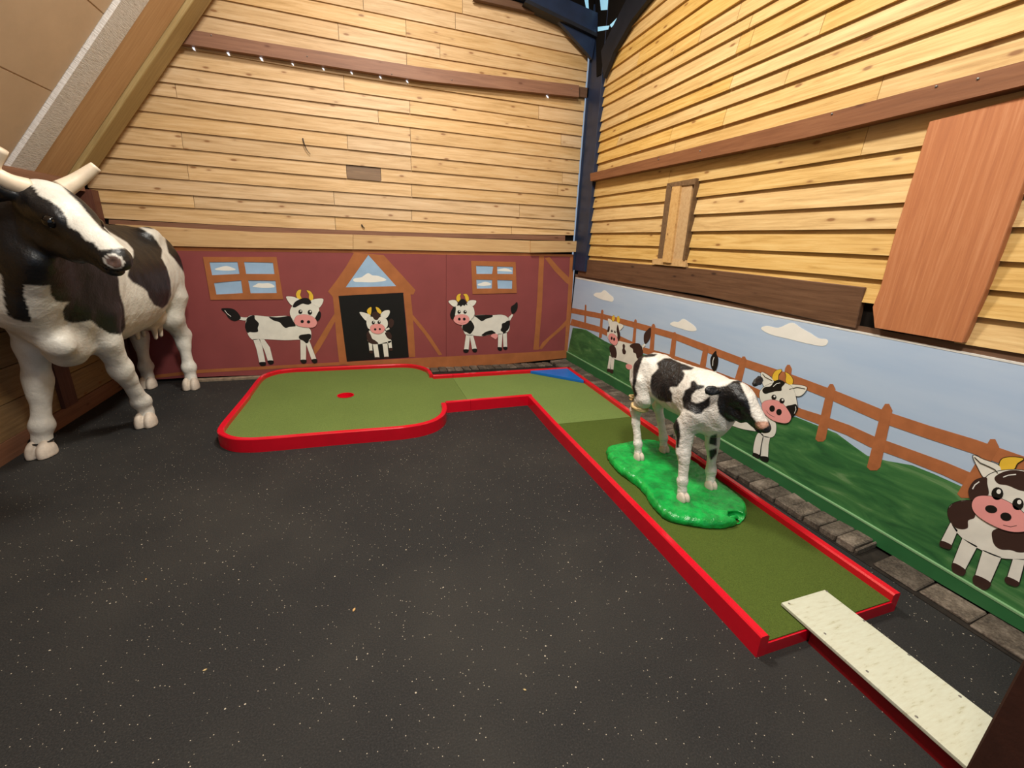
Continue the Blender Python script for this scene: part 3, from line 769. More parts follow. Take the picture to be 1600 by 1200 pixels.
painted_cow(A_, barn, 'painted cow with black patches standing left of the painted doorway',
  body=[([(400, 690), (370, 600), (400, 480), (490, 452), (690, 470), (960, 465), (1060, 560), (1220, 620), (1255, 700), (1230, 790), (1090, 778), (900, 785), (600, 770), (480, 780), (430, 745)], True),
        (A_.limb([(295, 490), (350, 500), (400, 500)], 40), False),
        ([(475, 770), (565, 770), (600, 880), (640, 1080), (560, 1085), (520, 900)], False), ([(555, 770), (625, 775), (700, 880), (745, 1060), (672, 1060), (630, 930)], False),
        ([(1108, 780), (1185, 800), (1183, 1048), (1112, 1048)], False), ([(1180, 820), (1230, 795), (1322, 1035), (1258, 1042)], False)],
  head=[(968, 420), (990, 340), (1060, 290), (1200, 285), (1330, 330), (1360, 380), (1330, 500), (1240, 570), (1080, 560), (1000, 500)],
  ears=[[(918, 205), (990, 200), (1060, 220), (1095, 245), (1060, 300), (1010, 325), (960, 285)], [(1250, 255), (1330, 230), (1412, 232), (1405, 290), (1360, 350), (1310, 330), (1260, 310)]],
  horns=[[(1115, 108), (1075, 120), (1050, 170), (1070, 225), (1105, 245), (1125, 225), (1105, 180), (1115, 140)], [(1195, 115), (1240, 130), (1275, 175), (1280, 230), (1255, 255), (1225, 225), (1225, 170), (1205, 140)]],
  patches=[[(400, 685), (368, 600), (385, 530), (410, 475), (490, 452), (500, 500), (552, 560), (538, 620), (540, 670), (480, 680), (430, 675)],
           [(688, 472), (800, 480), (960, 463), (1000, 510), (1045, 590), (1010, 602), (960, 608), (910, 620), (870, 590), (830, 545), (750, 520)],
           [(1088, 740), (1110, 715), (1180, 705), (1225, 700), (1252, 715), (1248, 760), (1225, 780), (1215, 815), (1185, 825), (1150, 795), (1100, 770)]],
  hpatches=[[(1005, 335), (1040, 270), (1130, 225), (1200, 222), (1245, 260), (1255, 285), (1220, 308), (1180, 305), (1140, 295), (1090, 318), (1040, 345)],
            [(1360, 395), (1385, 430), (1375, 490), (1340, 525), (1305, 500), (1330, 440)]],
  snout=[(1025, 520), (1060, 460), (1150, 440), (1240, 455), (1310, 500), (1330, 560), (1290, 610), (1200, 615), (1100, 600), (1040, 570)],
  nostrils=[((1133, 535), 22, 22, 0), ((1218, 540), 22, 22, 0)], eyes=[((1108, 405), 27), ((1236, 412), 30)],
  hooves=[[(560, 1082), (638, 1078), (645, 1120), (600, 1132), (570, 1120)], [(672, 1060), (742, 1058), (750, 1095), (710, 1112), (680, 1095)],
          [(1112, 1048), (1185, 1048), (1188, 1085), (1150, 1100), (1118, 1080)], [(1258, 1045), (1325, 1038), (1335, 1080), (1300, 1098), (1272, 1080)]],
  tuft=[(48, 368), (110, 355), (200, 365), (260, 405), (310, 480), (285, 510), (220, 528), (150, 490), (110, 430)], outline=.0016,
  shine=[([(95, 385), (130, 430), (180, 468)], 6, 5.2)])
painted_cow(B_, barn, 'small painted brown and white cow inside the black painted doorway',
  body=[([(320, 560), (480, 560), (620, 560), (700, 700), (740, 750), (700, 790), (560, 805), (490, 815), (380, 800), (300, 760), (280, 650)], True),
        ([(310, 785), (375, 800), (385, 935), (328, 938)], False), ([(388, 805), (480, 815), (515, 1060), (430, 1060)], False),
        ([(570, 790), (660, 775), (688, 1048), (605, 1052)], False), ([(670, 760), (735, 745), (752, 885), (695, 890)], False),
        (B_.limb([(630, 545), (700, 515)], 34), False)],
  head=[(270, 400), (300, 310), (400, 300), (560, 300), (650, 350), (672, 440), (640, 510), (540, 560), (380, 550), (300, 510)],
  ears=[[(140, 218), (220, 220), (300, 245), (350, 280), (320, 340), (265, 372), (200, 310)], [(540, 250), (600, 190), (700, 180), (700, 250), (650, 320), (590, 330), (545, 300)]],
  horns=[[(360, 118), (300, 150), (280, 200), (310, 250), (345, 265), (362, 200)], [(445, 118), (500, 135), (550, 200), (535, 245), (490, 225), (465, 180)]],
  patches=[[(310, 560), (275, 620), (280, 700), (310, 770), (380, 810), (480, 812), (490, 790), (430, 740), (380, 710), (350, 640), (325, 600)],
           [(620, 600), (680, 580), (730, 620), (748, 680), (735, 715), (700, 720), (660, 690), (630, 640)]],
  hpatches=[[(365, 255), (400, 215), (450, 200), (500, 225), (540, 285), (505, 320), (480, 355), (430, 355), (395, 315)]],
  snout=[(340, 500), (380, 450), (480, 432), (570, 450), (615, 510), (590, 580), (500, 622), (400, 600), (350, 555)],
  nostrils=[((435, 535), 22, 22, 0), ((522, 530), 20, 20, 0)], eyes=[((400, 408), 30), ((508, 402), 30)],
  hooves=[[(325, 938), (385, 935), (385, 985), (335, 980)], [(428, 1060), (515, 1060), (512, 1082), (435, 1085)], [(605, 1052), (688, 1048), (690, 1075), (612, 1078)], [(695, 890), (752, 886), (758, 930), (705, 935)]],
  tuft=[(740, 335), (785, 380), (775, 460), (730, 505), (690, 470), (685, 400), (705, 350)], dark='p_brown', outline=.0012)
painted_cow(C_, barn, 'painted cow with pink udder below the right painted window',
  body=[([(370, 720), (350, 640), (470, 520), (560, 470), (700, 458), (860, 462), (1000, 455), (1080, 470), (1140, 520), (1160, 600), (1155, 700), (1110, 760), (1000, 790), (850, 790), (690, 820), (540, 810), (420, 800)], True),
        ([(1140, 500), (1200, 445), (1220, 460), (1170, 550), (1145, 560)], False),
        ([(418, 790), (485, 805), (460, 1050), (382, 1048)], False), ([(478, 800), (535, 800), (600, 1035), (520, 1040)], False),
        ([(965, 780), (1040, 780), (1022, 1012), (960, 1008)], False), ([(1045, 760), (1110, 750), (1118, 1005), (1055, 1005)], False)],
  head=[(230, 420), (240, 320), (330, 260), (450, 260), (540, 330), (562, 440), (540, 520), (470, 560), (320, 580), (240, 500)],
  ears=[[(118, 225), (180, 205), (240, 212), (270, 250), (260, 300), (210, 318), (150, 275)], [(440, 240), (500, 208), (585, 215), (580, 260), (530, 310), (470, 300)]],
  horns=[[(328, 98), (280, 110), (252, 160), (258, 210), (295, 235), (322, 190), (315, 140)], [(368, 110), (420, 100), (455, 140), (465, 200), (435, 235), (405, 180), (395, 140)]],
  patches=[[(560, 475), (640, 462), (855, 460), (860, 495), (800, 515), (760, 525), (720, 552), (685, 565), (650, 545), (600, 505)],
           [(355, 650), (400, 590), (480, 548), (520, 580), (558, 660), (540, 720), (490, 782), (450, 770), (420, 750), (390, 740), (360, 700)],
           [(680, 805), (720, 770), (760, 745), (850, 722), (890, 742), (920, 765), (900, 782), (840, 790), (780, 800), (720, 815)],
           [(1160, 560), (1160, 640), (1140, 700), (1100, 740), (1065, 772), (1040, 750), (1005, 720), (1025, 670), (1030, 610), (1080, 590), (1110, 565)]],
  hpatches=[[(265, 300), (300, 220), (350, 188), (400, 205), (440, 295), (410, 280), (390, 305), (360, 290), (325, 322), (305, 295)],
            [(205, 320), (240, 330), (238, 400), (225, 470), (200, 535), (165, 520), (145, 460), (160, 400), (185, 350)]],
  snout=[(205, 530), (240, 470), (330, 450), (420, 462), (472, 520), (450, 590), (360, 630), (270, 610), (215, 570)],
  nostrils=[((302, 530), 23, 25, 0), ((386, 530), 24, 25, 0)], eyes=[((298, 408), 28), ((400, 408), 28)],
  hooves=[[(378, 1048), (460, 1050), (450, 1095), (405, 1105), (372, 1085)], [(525, 1040), (598, 1035), (600, 1085), (560, 1098), (530, 1080)],
          [(958, 1008), (1025, 1015), (1028, 1060), (990, 1068), (960, 1050)], [(1055, 1005), (1118, 1005), (1118, 1040), (1085, 1055), (1055, 1035)]],
  tuft=[(1285, 240), (1298, 300), (1285, 370), (1240, 430), (1200, 432), (1180, 370), (1190, 315), (1240, 280)],
  udder=[(840, 820), (870, 785), (930, 780), (960, 810), (945, 850), (920, 872), (880, 850)], outline=.0016,
  lines=[([(500, 540), (545, 500), (560, 455)], 4), ([(280, 585), (340, 603), (410, 582)], 2.5)])

# field mural on the right wall
field = empty('field_mural', (-.02, -2.6, 0)); tag(field, 'painted field mural with sky, hills and fence along the right wall', 'mural')
xb = .03
R_ = Mural(WR, xb, (0, 0, 1))
R_.poly('sky_board', [(899, 434), (1250, 501), (1600, 569), (1900, 628), (1900, 1180), (1600, 978), (1300, 805), (1000, 627), (885, 560)], 'p_sky', field, 0, 28, False)
R_.poly('top_edge', [(899, 433), (1250, 500), (1600, 568), (1900, 627), (1900, 631), (1600, 571.5), (1250, 502.5), (899, 435)], 'rawedge', field, 1.5, 26, False)
R_.poly('painted_hills', [(895, 512), (915, 515), (945, 533), (970, 545), (1000, 552), (1040, 563), (1080, 580), (1120, 605), (1160, 628), (1200, 645), (1245, 652), (1275, 664), (1307, 677), (1335, 698),
    (1355, 712), (1385, 720), (1425, 727), (1460, 741), (1502, 760), (1560, 790), (1620, 815), (1900, 930), (1900, 1180), (1600, 978), (1300, 805), (1000, 627), (885, 560)], 'p_grass', field, 1, 1, False)
fence = []
def rail_(pts):
    return R_.poly('', R_.limb([(a, b) for a, b, c in pts], [c for a, b, c in pts]), None, None, 2.0, 1, False, data=True)
o = mesh('painted_fence_rail', *rail_([(893, 485, 8), (940, 494, 8), (1000, 510, 9), (1053, 525, 10), (1100, 543, 11), (1160, 566, 12), (1230, 590, 14), (1300, 617, 16), (1345, 636, 18), (1385, 653, 19), (1450, 675, 20), (1520, 697, 22), (1620, 733, 24), (1800, 800, 28)]), 'p_fence', field)
o = mesh('painted_fence_rail', *rail_([(892, 503, 10), (937, 515, 9), (970, 530, 8), (1005, 547, 9), (1052, 560, 9), (1085, 572, 10), (1120, 586, 10), (1150, 598, 11), (1200, 622, 12), (1250, 645, 13), (1282, 656, 15), (1325, 672, 16), (1362, 690, 18), (1412, 708, 18), (1475, 732, 20), (1520, 752, 22), (1620, 795, 24), (1800, 870, 28)]), 'p_fence', field)
for (xt, yt, xb_, yb2, wd) in [(915, 476, 914, 508, 3), (941, 484, 938, 528, 4.5), (993, 499, 990, 540, 5), (1021, 506, 1018, 550, 7), (1054, 519, 1050, 560, 8.5), (1103, 539, 1096, 585, 10), (1162, 557, 1152, 602, 12), (1232, 570, 1222, 645, 13),
                               (1299, 600, 1282, 690, 16), (1386, 631, 1365, 735, 21), (1551, 686, 1508, 778, 25), (1800, 760, 1740, 890, 34)]:
    h = wd / 2
    R_.poly('painted_fence_post', [(xt - h * .3, yt), (xt + h * .3, yt), (xt + h * .8, yt + wd * .5), (xb_ + h, yb2 - h * .5), (xb_ + h * .5, yb2), (xb_ - h * .5, yb2), (xb_ - h, yb2 - h * .5), (xt - h * .8, yt + wd * .4)], 'p_fence', field, 2.4, 1, False)
c6 = Mural(WR, xb, (880, 400, 4)); c4 = Mural(WR, xb, (880, 200, 3.333))
c6.poly('cloud', [(190, 245), (205, 230), (235, 228), (258, 213), (290, 240), (313, 260), (308, 285), (275, 280), (230, 268)], 'p_cloud', field, 1.5, 1)
c6.poly('cloud', [(667, 425), (690, 410), (720, 412), (750, 393), (790, 415), (822, 440), (832, 465), (795, 470), (740, 455), (690, 440)], 'p_cloud', field, 1.5, 1)
c4.poly('cloud', [(1030, 1045), (1060, 1030), (1120, 1040), (1190, 1014), (1240, 1042), (1290, 1070), (1330, 1095), (1370, 1100), (1378, 1118), (1350, 1136), (1260, 1120), (1180, 1100), (1080, 1075)], 'p_cloud', field, 1.5, 1)
R_.poly('mural_skirting', [(885, 550), (1000, 614), (1100, 672), (1200, 729), (1320, 798), (1425, 860), (1600, 964), (1900, 1150), (1900, 1190), (1600, 988), (1425, 886), (1300, 812), (1000, 633), (885, 565)], 'skirt', field, 16, 16, False)
R_.poly('skirting_edge', [(885, 549), (1000, 613), (1100, 671), (1200, 728), (1320, 797), (1425, 859), (1600, 963), (1900, 1149), (1900, 1153), (1600, 966.5), (1425, 861.7), (1320, 799.4), (1200, 730), (1100, 672.6), (1000, 614.4), (885, 550.2)], 'skirt_edge', field, 18, 16, False)  # thin strip of paler green along the top edge of the skirting
D_ = Mural(WR, xb + .001, (930, 480, 9.23)); E_ = Mural(WR, xb + .001, (1090, 540, 6.317)); F_ = Mural(WR, xb + .001, (1460, 700, 5.214))
painted_cow(D_, field, 'small painted brown patched cow at the far end of the painted fence',
  body=[([(290, 545), (340, 490), (400, 500), (510, 525), (600, 520), (670, 560), (680, 660), (620, 745), (590, 830), (530, 850), (440, 800), (300, 755), (240, 720), (215, 640)], True),
        (D_.limb([(665, 585), (715, 540)], 34), False),
        ([(205, 700), (232, 720), (210, 890), (175, 885)], False), ([(230, 720), (275, 740), (258, 900), (222, 895)], False),
        ([(500, 860), (570, 840), (535, 1075), (495, 1065)], False), ([(565, 830), (620, 780), (572, 1098), (545, 1095)], False)],
  head=[(172, 390), (190, 290), (240, 215), (320, 215), (350, 300), (345, 420), (310, 520), (230, 500), (185, 450)],
  ears=[[(183, 168), (235, 185), (245, 230), (205, 258)], [(335, 235), (408, 265), (360, 330), (340, 300)]],
  horns=[[(268, 115), (240, 150), (245, 190), (262, 205), (278, 170)], [(318, 135), (345, 140), (350, 200), (335, 235), (315, 215)]],
  patches=[[(205, 570), (250, 545), (290, 580), (310, 660), (300, 730), (270, 725), (240, 720), (215, 650)], [(395, 545), (415, 532), (430, 560), (425, 600), (443, 640), (430, 678), (400, 670), (388, 620), (398, 590)],
           [(503, 545), (560, 520), (640, 530), (685, 620), (678, 700), (640, 745), (600, 730), (585, 670), (550, 650), (540, 600), (505, 575)]],
  hpatches=[[(322, 250), (345, 330), (358, 420), (330, 485), (315, 470), (320, 400), (308, 330)], [(195, 270), (210, 290), (200, 350), (175, 355), (180, 310)]],
  snout=[(188, 430), (210, 385), (260, 382), (305, 420), (325, 480), (310, 535), (270, 545), (215, 500)],
  nostrils=[((237, 447), 13, 24, 0), ((272, 462), 13, 24, 0)], eyes=[((240, 340), 15), ((285, 355), 15)],
  hooves=[[(175, 888), (212, 893), (210, 930), (172, 925)], [(222, 898), (256, 903), (252, 950), (215, 940)]],
  tuft=[(795, 292), (803, 350), (790, 440), (755, 500), (718, 525), (700, 480), (705, 390), (745, 335)],
  udder=[(445, 830), (480, 820), (530, 840), (525, 885), (480, 898), (445, 870)], dark='p_brown', outline=.0012)
painted_cow(E_, field, 'painted cow with yellow horns looking out beside the calf statue head',
  body=[([(560, 700), (660, 690), (760, 750), (775, 830), (750, 895), (690, 908), (640, 890), (590, 850), (430, 820), (250, 760), (170, 760), (60, 640), (80, 480), (170, 310), (400, 400), (520, 560)], True),
        ([(595, 865), (650, 885), (630, 960), (608, 1080), (552, 1060), (560, 960)], True), ([(645, 890), (715, 905), (700, 980), (694, 1105), (622, 1095), (632, 1000)], False),
        ([(232, 770), (240, 860), (225, 862), (170, 835), (175, 750)], False),
        (E_.limb([(185, 320), (172, 250)], 22), False)],
  head=[(610, 490), (640, 420), (740, 370), (860, 370), (940, 420), (975, 540), (980, 640), (900, 720), (760, 700), (650, 600)],
  ears=[[(628, 265), (690, 290), (740, 335), (750, 370), (690, 405), (655, 400), (635, 350)], [(900, 395), (960, 385), (1075, 410), (1040, 480), (985, 500), (940, 470)]],
  horns=[[(822, 235), (770, 250), (738, 300), (745, 340), (790, 345), (798, 290), (825, 255)], [(868, 265), (905, 285), (938, 330), (935, 380), (905, 405), (870, 350), (875, 300)]],
  patches=[[(80, 480), (170, 560), (250, 600), (200, 700), (90, 660)]],
  hpatches=[[(640, 435), (665, 410), (720, 400), (760, 350), (810, 340), (862, 368), (830, 410), (825, 445), (770, 450), (720, 462), (670, 475), (645, 460)],
            [(870, 605), (930, 585), (972, 580), (985, 625), (960, 680), (925, 705), (895, 670)]],
  snout=[(632, 590), (660, 550), (740, 535), (820, 560), (880, 620), (922, 700), (900, 755), (840, 765), (740, 735), (660, 670)],
  nostrils=[((735, 622), 27, 32, 0), ((803, 656), 27, 32, 0)], eyes=[((752, 510), 24), ((832, 545), 25)],
  hooves=[[(552, 1058), (608, 1080), (598, 1118), (560, 1110), (540, 1090)], [(620, 1092), (695, 1102), (690, 1148), (640, 1140), (618, 1120)], [(170, 835), (225, 862), (210, 885), (170, 865)]],
  tuft=[(178, 52), (185, 85), (202, 130), (195, 200), (172, 252), (140, 225), (125, 160), (135, 105)], outline=.0024,
  lines=[([(645, 900), (625, 990), (615, 1100)], 4), ([(680, 642), (695, 668), (725, 690), (762, 706)], 3), ([(905, 430), (980, 410), (1060, 425)], 3), ([(640, 280), (665, 310), (735, 345)], 3)],
  shine=[([(745, 405), (780, 375), (815, 368)], 6, 7.8), ([(148, 200), (150, 150), (162, 115)], 6, 5.2), ([(955, 670), (970, 630), (965, 600)], 5, 7.8)])
painted_cow(F_, field, 'large painted brown patched cow at the right end of the field mural',
  body=[([(110, 520), (160, 450), (300, 430), (500, 500), (800, 480), (1000, 560), (1050, 700), (980, 850), (800, 910), (640, 905), (520, 890), (380, 830), (240, 745), (150, 640)], True),
        ([(130, 610), (190, 670), (140, 790), (55, 755)], False), ([(228, 735), (350, 800), (250, 990), (150, 935)], False),
        ([(395, 830), (545, 890), (455, 1095), (330, 1045)], False), ([(640, 905), (740, 905), (690, 1095), (595, 1050)], False), ([(860, 905), (960, 880), (930, 1090), (830, 1060)], False)],
  head=[(400, 330), (420, 240), (520, 190), (700, 180), (860, 240), (960, 360), (980, 520), (880, 620), (640, 640), (440, 520)],
  ears=[[(315, 62), (400, 95), (520, 140), (540, 200), (480, 230), (410, 245), (360, 170)], [(950, 300), (1060, 260), (1150, 290), (1080, 380), (980, 380)]],
  horns=[[(725, 88), (640, 75), (560, 85), (530, 130), (545, 185), (600, 200), (650, 170), (675, 125)], [(900, 130), (980, 180), (1000, 260), (940, 290), (900, 230)]],
  patches=[[(105, 530), (150, 455), (240, 430), (320, 440), (330, 560), (275, 590), (270, 650), (210, 660), (150, 630)],
           [(480, 670), (600, 640), (800, 640), (900, 700), (880, 800), (780, 840), (690, 850), (620, 830), (540, 825), (490, 790), (470, 730)]],
  hpatches=[[(280, 330), (330, 260), (420, 238), (430, 290), (440, 380), (370, 400), (300, 425), (280, 380)],
            [(490, 240), (560, 195), (660, 180), (780, 210), (860, 280), (800, 350), (700, 345), (600, 305), (520, 290)]],
  snout=[(305, 460), (340, 400), (430, 390), (560, 420), (680, 490), (770, 580), (780, 660), (680, 685), (560, 665), (420, 600), (330, 530)],
  nostrils=[((462, 498), 50, 32, .2), ((582, 560), 46, 34, .25)], eyes=[((512, 372), 48), ((680, 457), 46)],
  hooves=[[(55, 755), (140, 792), (125, 825), (80, 815), (42, 795)], [(150, 935), (250, 990), (235, 1040), (180, 1030), (145, 1000)],
          [(330, 1035), (455, 1095), (430, 1150), (370, 1150), (315, 1100)], [(592, 1048), (690, 1095), (670, 1128), (600, 1110), (572, 1080)], [(830, 1060), (930, 1090), (915, 1130), (840, 1110)]],
  tuft=None, dark='p_brown', outline=.003,
  lines=[([(560, 628), (620, 642), (670, 632)], 4), ([(325, 75), (370, 120), (440, 150), (490, 175), (515, 205)], 4)],
  shine=[([(310, 335), (330, 300), (365, 275)], 9, 7.9), ([(560, 238), (600, 222), (665, 215)], 8, 7.9)])
# ------------------------------------------------------------------ minigolf course
course = empty('minigolf_course', (-1.6, -2.2, 0)); tag(course, 'L shaped green carpet minigolf course with red wooden rails', 'minigolf course')
bay = [(-2.055, -.64), (-2.062, -.42), (-2.13, -.26), (-2.23, -.155), (-2.38, -.10), (-2.7, -.09), (-3.4, -.085), (-3.62, -.09), (-3.77, -.14), (-3.87, -.26), (-3.91, -.44), (-3.92, -.97),
       (-3.935, -1.4), (-3.945, -1.72), (-3.93, -1.86), (-3.88, -1.95), (-3.8, -2.03), (-3.7, -2.075), (-3.55, -2.095), (-3.1, -2.1), (-2.62, -2.115), (-2.48, -2.11), (-2.36, -2.085), (-2.24, -2.02),
       (-2.15, -1.91), (-2.1, -1.78), (-2.08, -1.66), (-2.078, -1.60)]
bayS = smooth_loop([(a, b, 0) for a, b in bay], 4, False)[:, :2]
def rail(path, name='rail', w=.045, h=.11, side=1, m='red', parent=course):
    P = np.array(path, float); n = len(P); V = []; F = []
    prof = [(0, 0), (0, h - .006), (.006, h), (w - .008, h), (w, h - .008), (w, 0)]
    for i in range(n):
        t0 = P[i] - P[max(i - 1, 0)]; t1 = P[min(i + 1, n - 1)] - P[i]
        t0 = t0 / np.linalg.norm(t0) if np.linalg.norm(t0) > 0 else t1 / np.linalg.norm(t1)
        t1 = t1 / np.linalg.norm(t1) if np.linalg.norm(t1) > 0 else t0
        t_ = t0 + t1; t_ /= np.linalg.norm(t_); nr = np.array([-t_[1], t_[0]]) * side / max(.5, math.sqrt((1 + t0 @ t1) / 2))
        for a, b in prof: V.append((P[i][0] + nr[0] * a, P[i][1] + nr[1] * a, b))
    k = len(prof)
    for i in range(n - 1):
        for j in range(k): F.append((i * k + j, i * k + (j + 1) % k, (i + 1) * k + (j + 1) % k, (i + 1) * k + j))
    F.append(tuple(range(k - 1, -1, -1))); F.append(tuple((n - 1) * k + j for j in range(k)))
    return mesh(name, V, F, m, parent)
isp = int(np.argmin(abs(bayS[:, 1] + .97) + (bayS[:, 0] > -3) * 9))
rail(bayS[:isp + 1], side=1, w=.042)
rail(bayS[isp:], side=1, w=.048)
rail([(-2.06, -.646), (-1.83, -.652)][::-1], side=1)
rail([(-1.828, -.652), (-.285, -.626)][::-1], side=1)
rail([(-.283, -.626), (-.37, -2.25)][::-1], side=1)
rail([(-.3705, -2.252), (-.457, -4.583)][::-1], side=1)
rail([(-2.075, -1.602), (-1.83, -1.595)], side=1)
rail([(-1.828, -1.595), (-1.168, -1.575)], side=1)
rail([(-1.215, -1.575), (-1.25, -2.25)], side=1)
rail([(-1.2505, -2.252), (-1.318, -4.585)], side=1)
CZ = .068
def slab(name, loops, z0, z1, m, parent=course):
    L = [[(a, b, z1) for a, b in l] for l in loops]
    V, F = prism_data(L, (0, 0, z0 - z1)); return mesh(name, V, F, m, parent)
HC = onz(540, 618, CZ)[:2]; HR = .078
ring = [(HC[0] + HR * math.cos(a), HC[1] + HR * math.sin(a)) for a in np.linspace(0, 2 * math.pi, 29)[:-1]]
inner = []
for (a, b), (c, d) in zip(bayS, np.roll(bayS, -1, 0)): inner.append((a, b))
cx_, cy_ = -3.0, -1.1
bin_ = [(a + (cx_ - a) * .018, b + (cy_ - b) * .018) for a, b in bayS]
bayloop = bin_ + [(-1.832, -1.58), (-1.832, -.665)]
slab('deck', [bayloop, ring], .02, CZ - .006, 'redwood')
slab('carpet', [bayloop, ring], CZ - .006, CZ, 'carpet_a')['label'] = 'green carpet of the rounded end bay'
sl2 = [(-1.83, -.66), (-.3, -.64), (-.375, -2.25), (-1.225, -2.25), (-1.19, -1.553), (-1.83, -1.573)]
slab('deck', [sl2], .0, CZ - .006, 'redwood')
slab('carpet', [sl2], CZ - .006, CZ, 'carpet_b')['label'] = 'paler green carpet of the corner section'
sl3 = [(-1.242, -2.253), (-.375, -2.253), (-.462, -4.575), (-1.312, -4.578)]
slab('deck', [[(-1.242, -2.253), (-.375, -2.253), (-.462, -4.582), (-1.312, -4.585)]], .0, CZ - .006, 'red')
slab('carpet', [sl3], CZ - .006, CZ, 'carpet_c')['label'] = 'darker olive green carpet of the straight lane'
# hole cup
V, F = [], []
zc = [(HR + .004, CZ + .004), (HR - .006, CZ + .004), (HR - .012, CZ - .045), (0, CZ - .045)]
for r_, z_ in zc[:3] + [(.001, CZ - .045)]:
    for k in range(28): an = 2 * math.pi * k / 28; V.append((HC[0] + r_ * math.cos(an), HC[1] + r_ * math.sin(an), z_))
for j in range(3):
    for k in range(28): F.append((j * 28 + k, j * 28 + (k + 1) % 28, (j + 1) * 28 + (k + 1) % 28, (j + 1) * 28 + k))
mesh('hole_cup', V, F, 'red', course)['label'] = 'round red golf hole in the bay'
bt = [(-.85, -.69), (-.335, -.675), (-.365, -1.19)]
bo = slab('corner_deflector', [bt], CZ, .104, 'blue'); bevel(bo, .004); bo['label'] = 'blue triangular corner block'
# white plank at the near end
plank = empty('entry_plank', (-.91, -4.8, 0)); tag(plank, 'worn white plank on a red base at the near end of the course', 'plank')
slab('base', [[(-1.035, -4.595), (-.785, -4.595), (-.80, -5.145), (-1.045, -5.145)]], 0, .072, 'redwood', plank)
tp = slab('top_board', [[(-1.05, -4.452), (-.772, -4.45), (-.778, -5.075), (-.782, -5.152), (-1.064, -5.152)]], .074, .090, 'whiteplank', plank); bevel(tp, .003)
tp.rotation_euler = (0, 0, 0)
for px, py in [(1233, 943), (1292, 924), (1350, 970), (1289, 990), (1355, 1049), (1420, 1023), (1432, 1120), (1500, 1088)]:
    q = onz(px, py, .09); V, F = ball(q, (.0055, .0055, .002), 8, 6); mesh('screw', V, F, 'metal', plank)

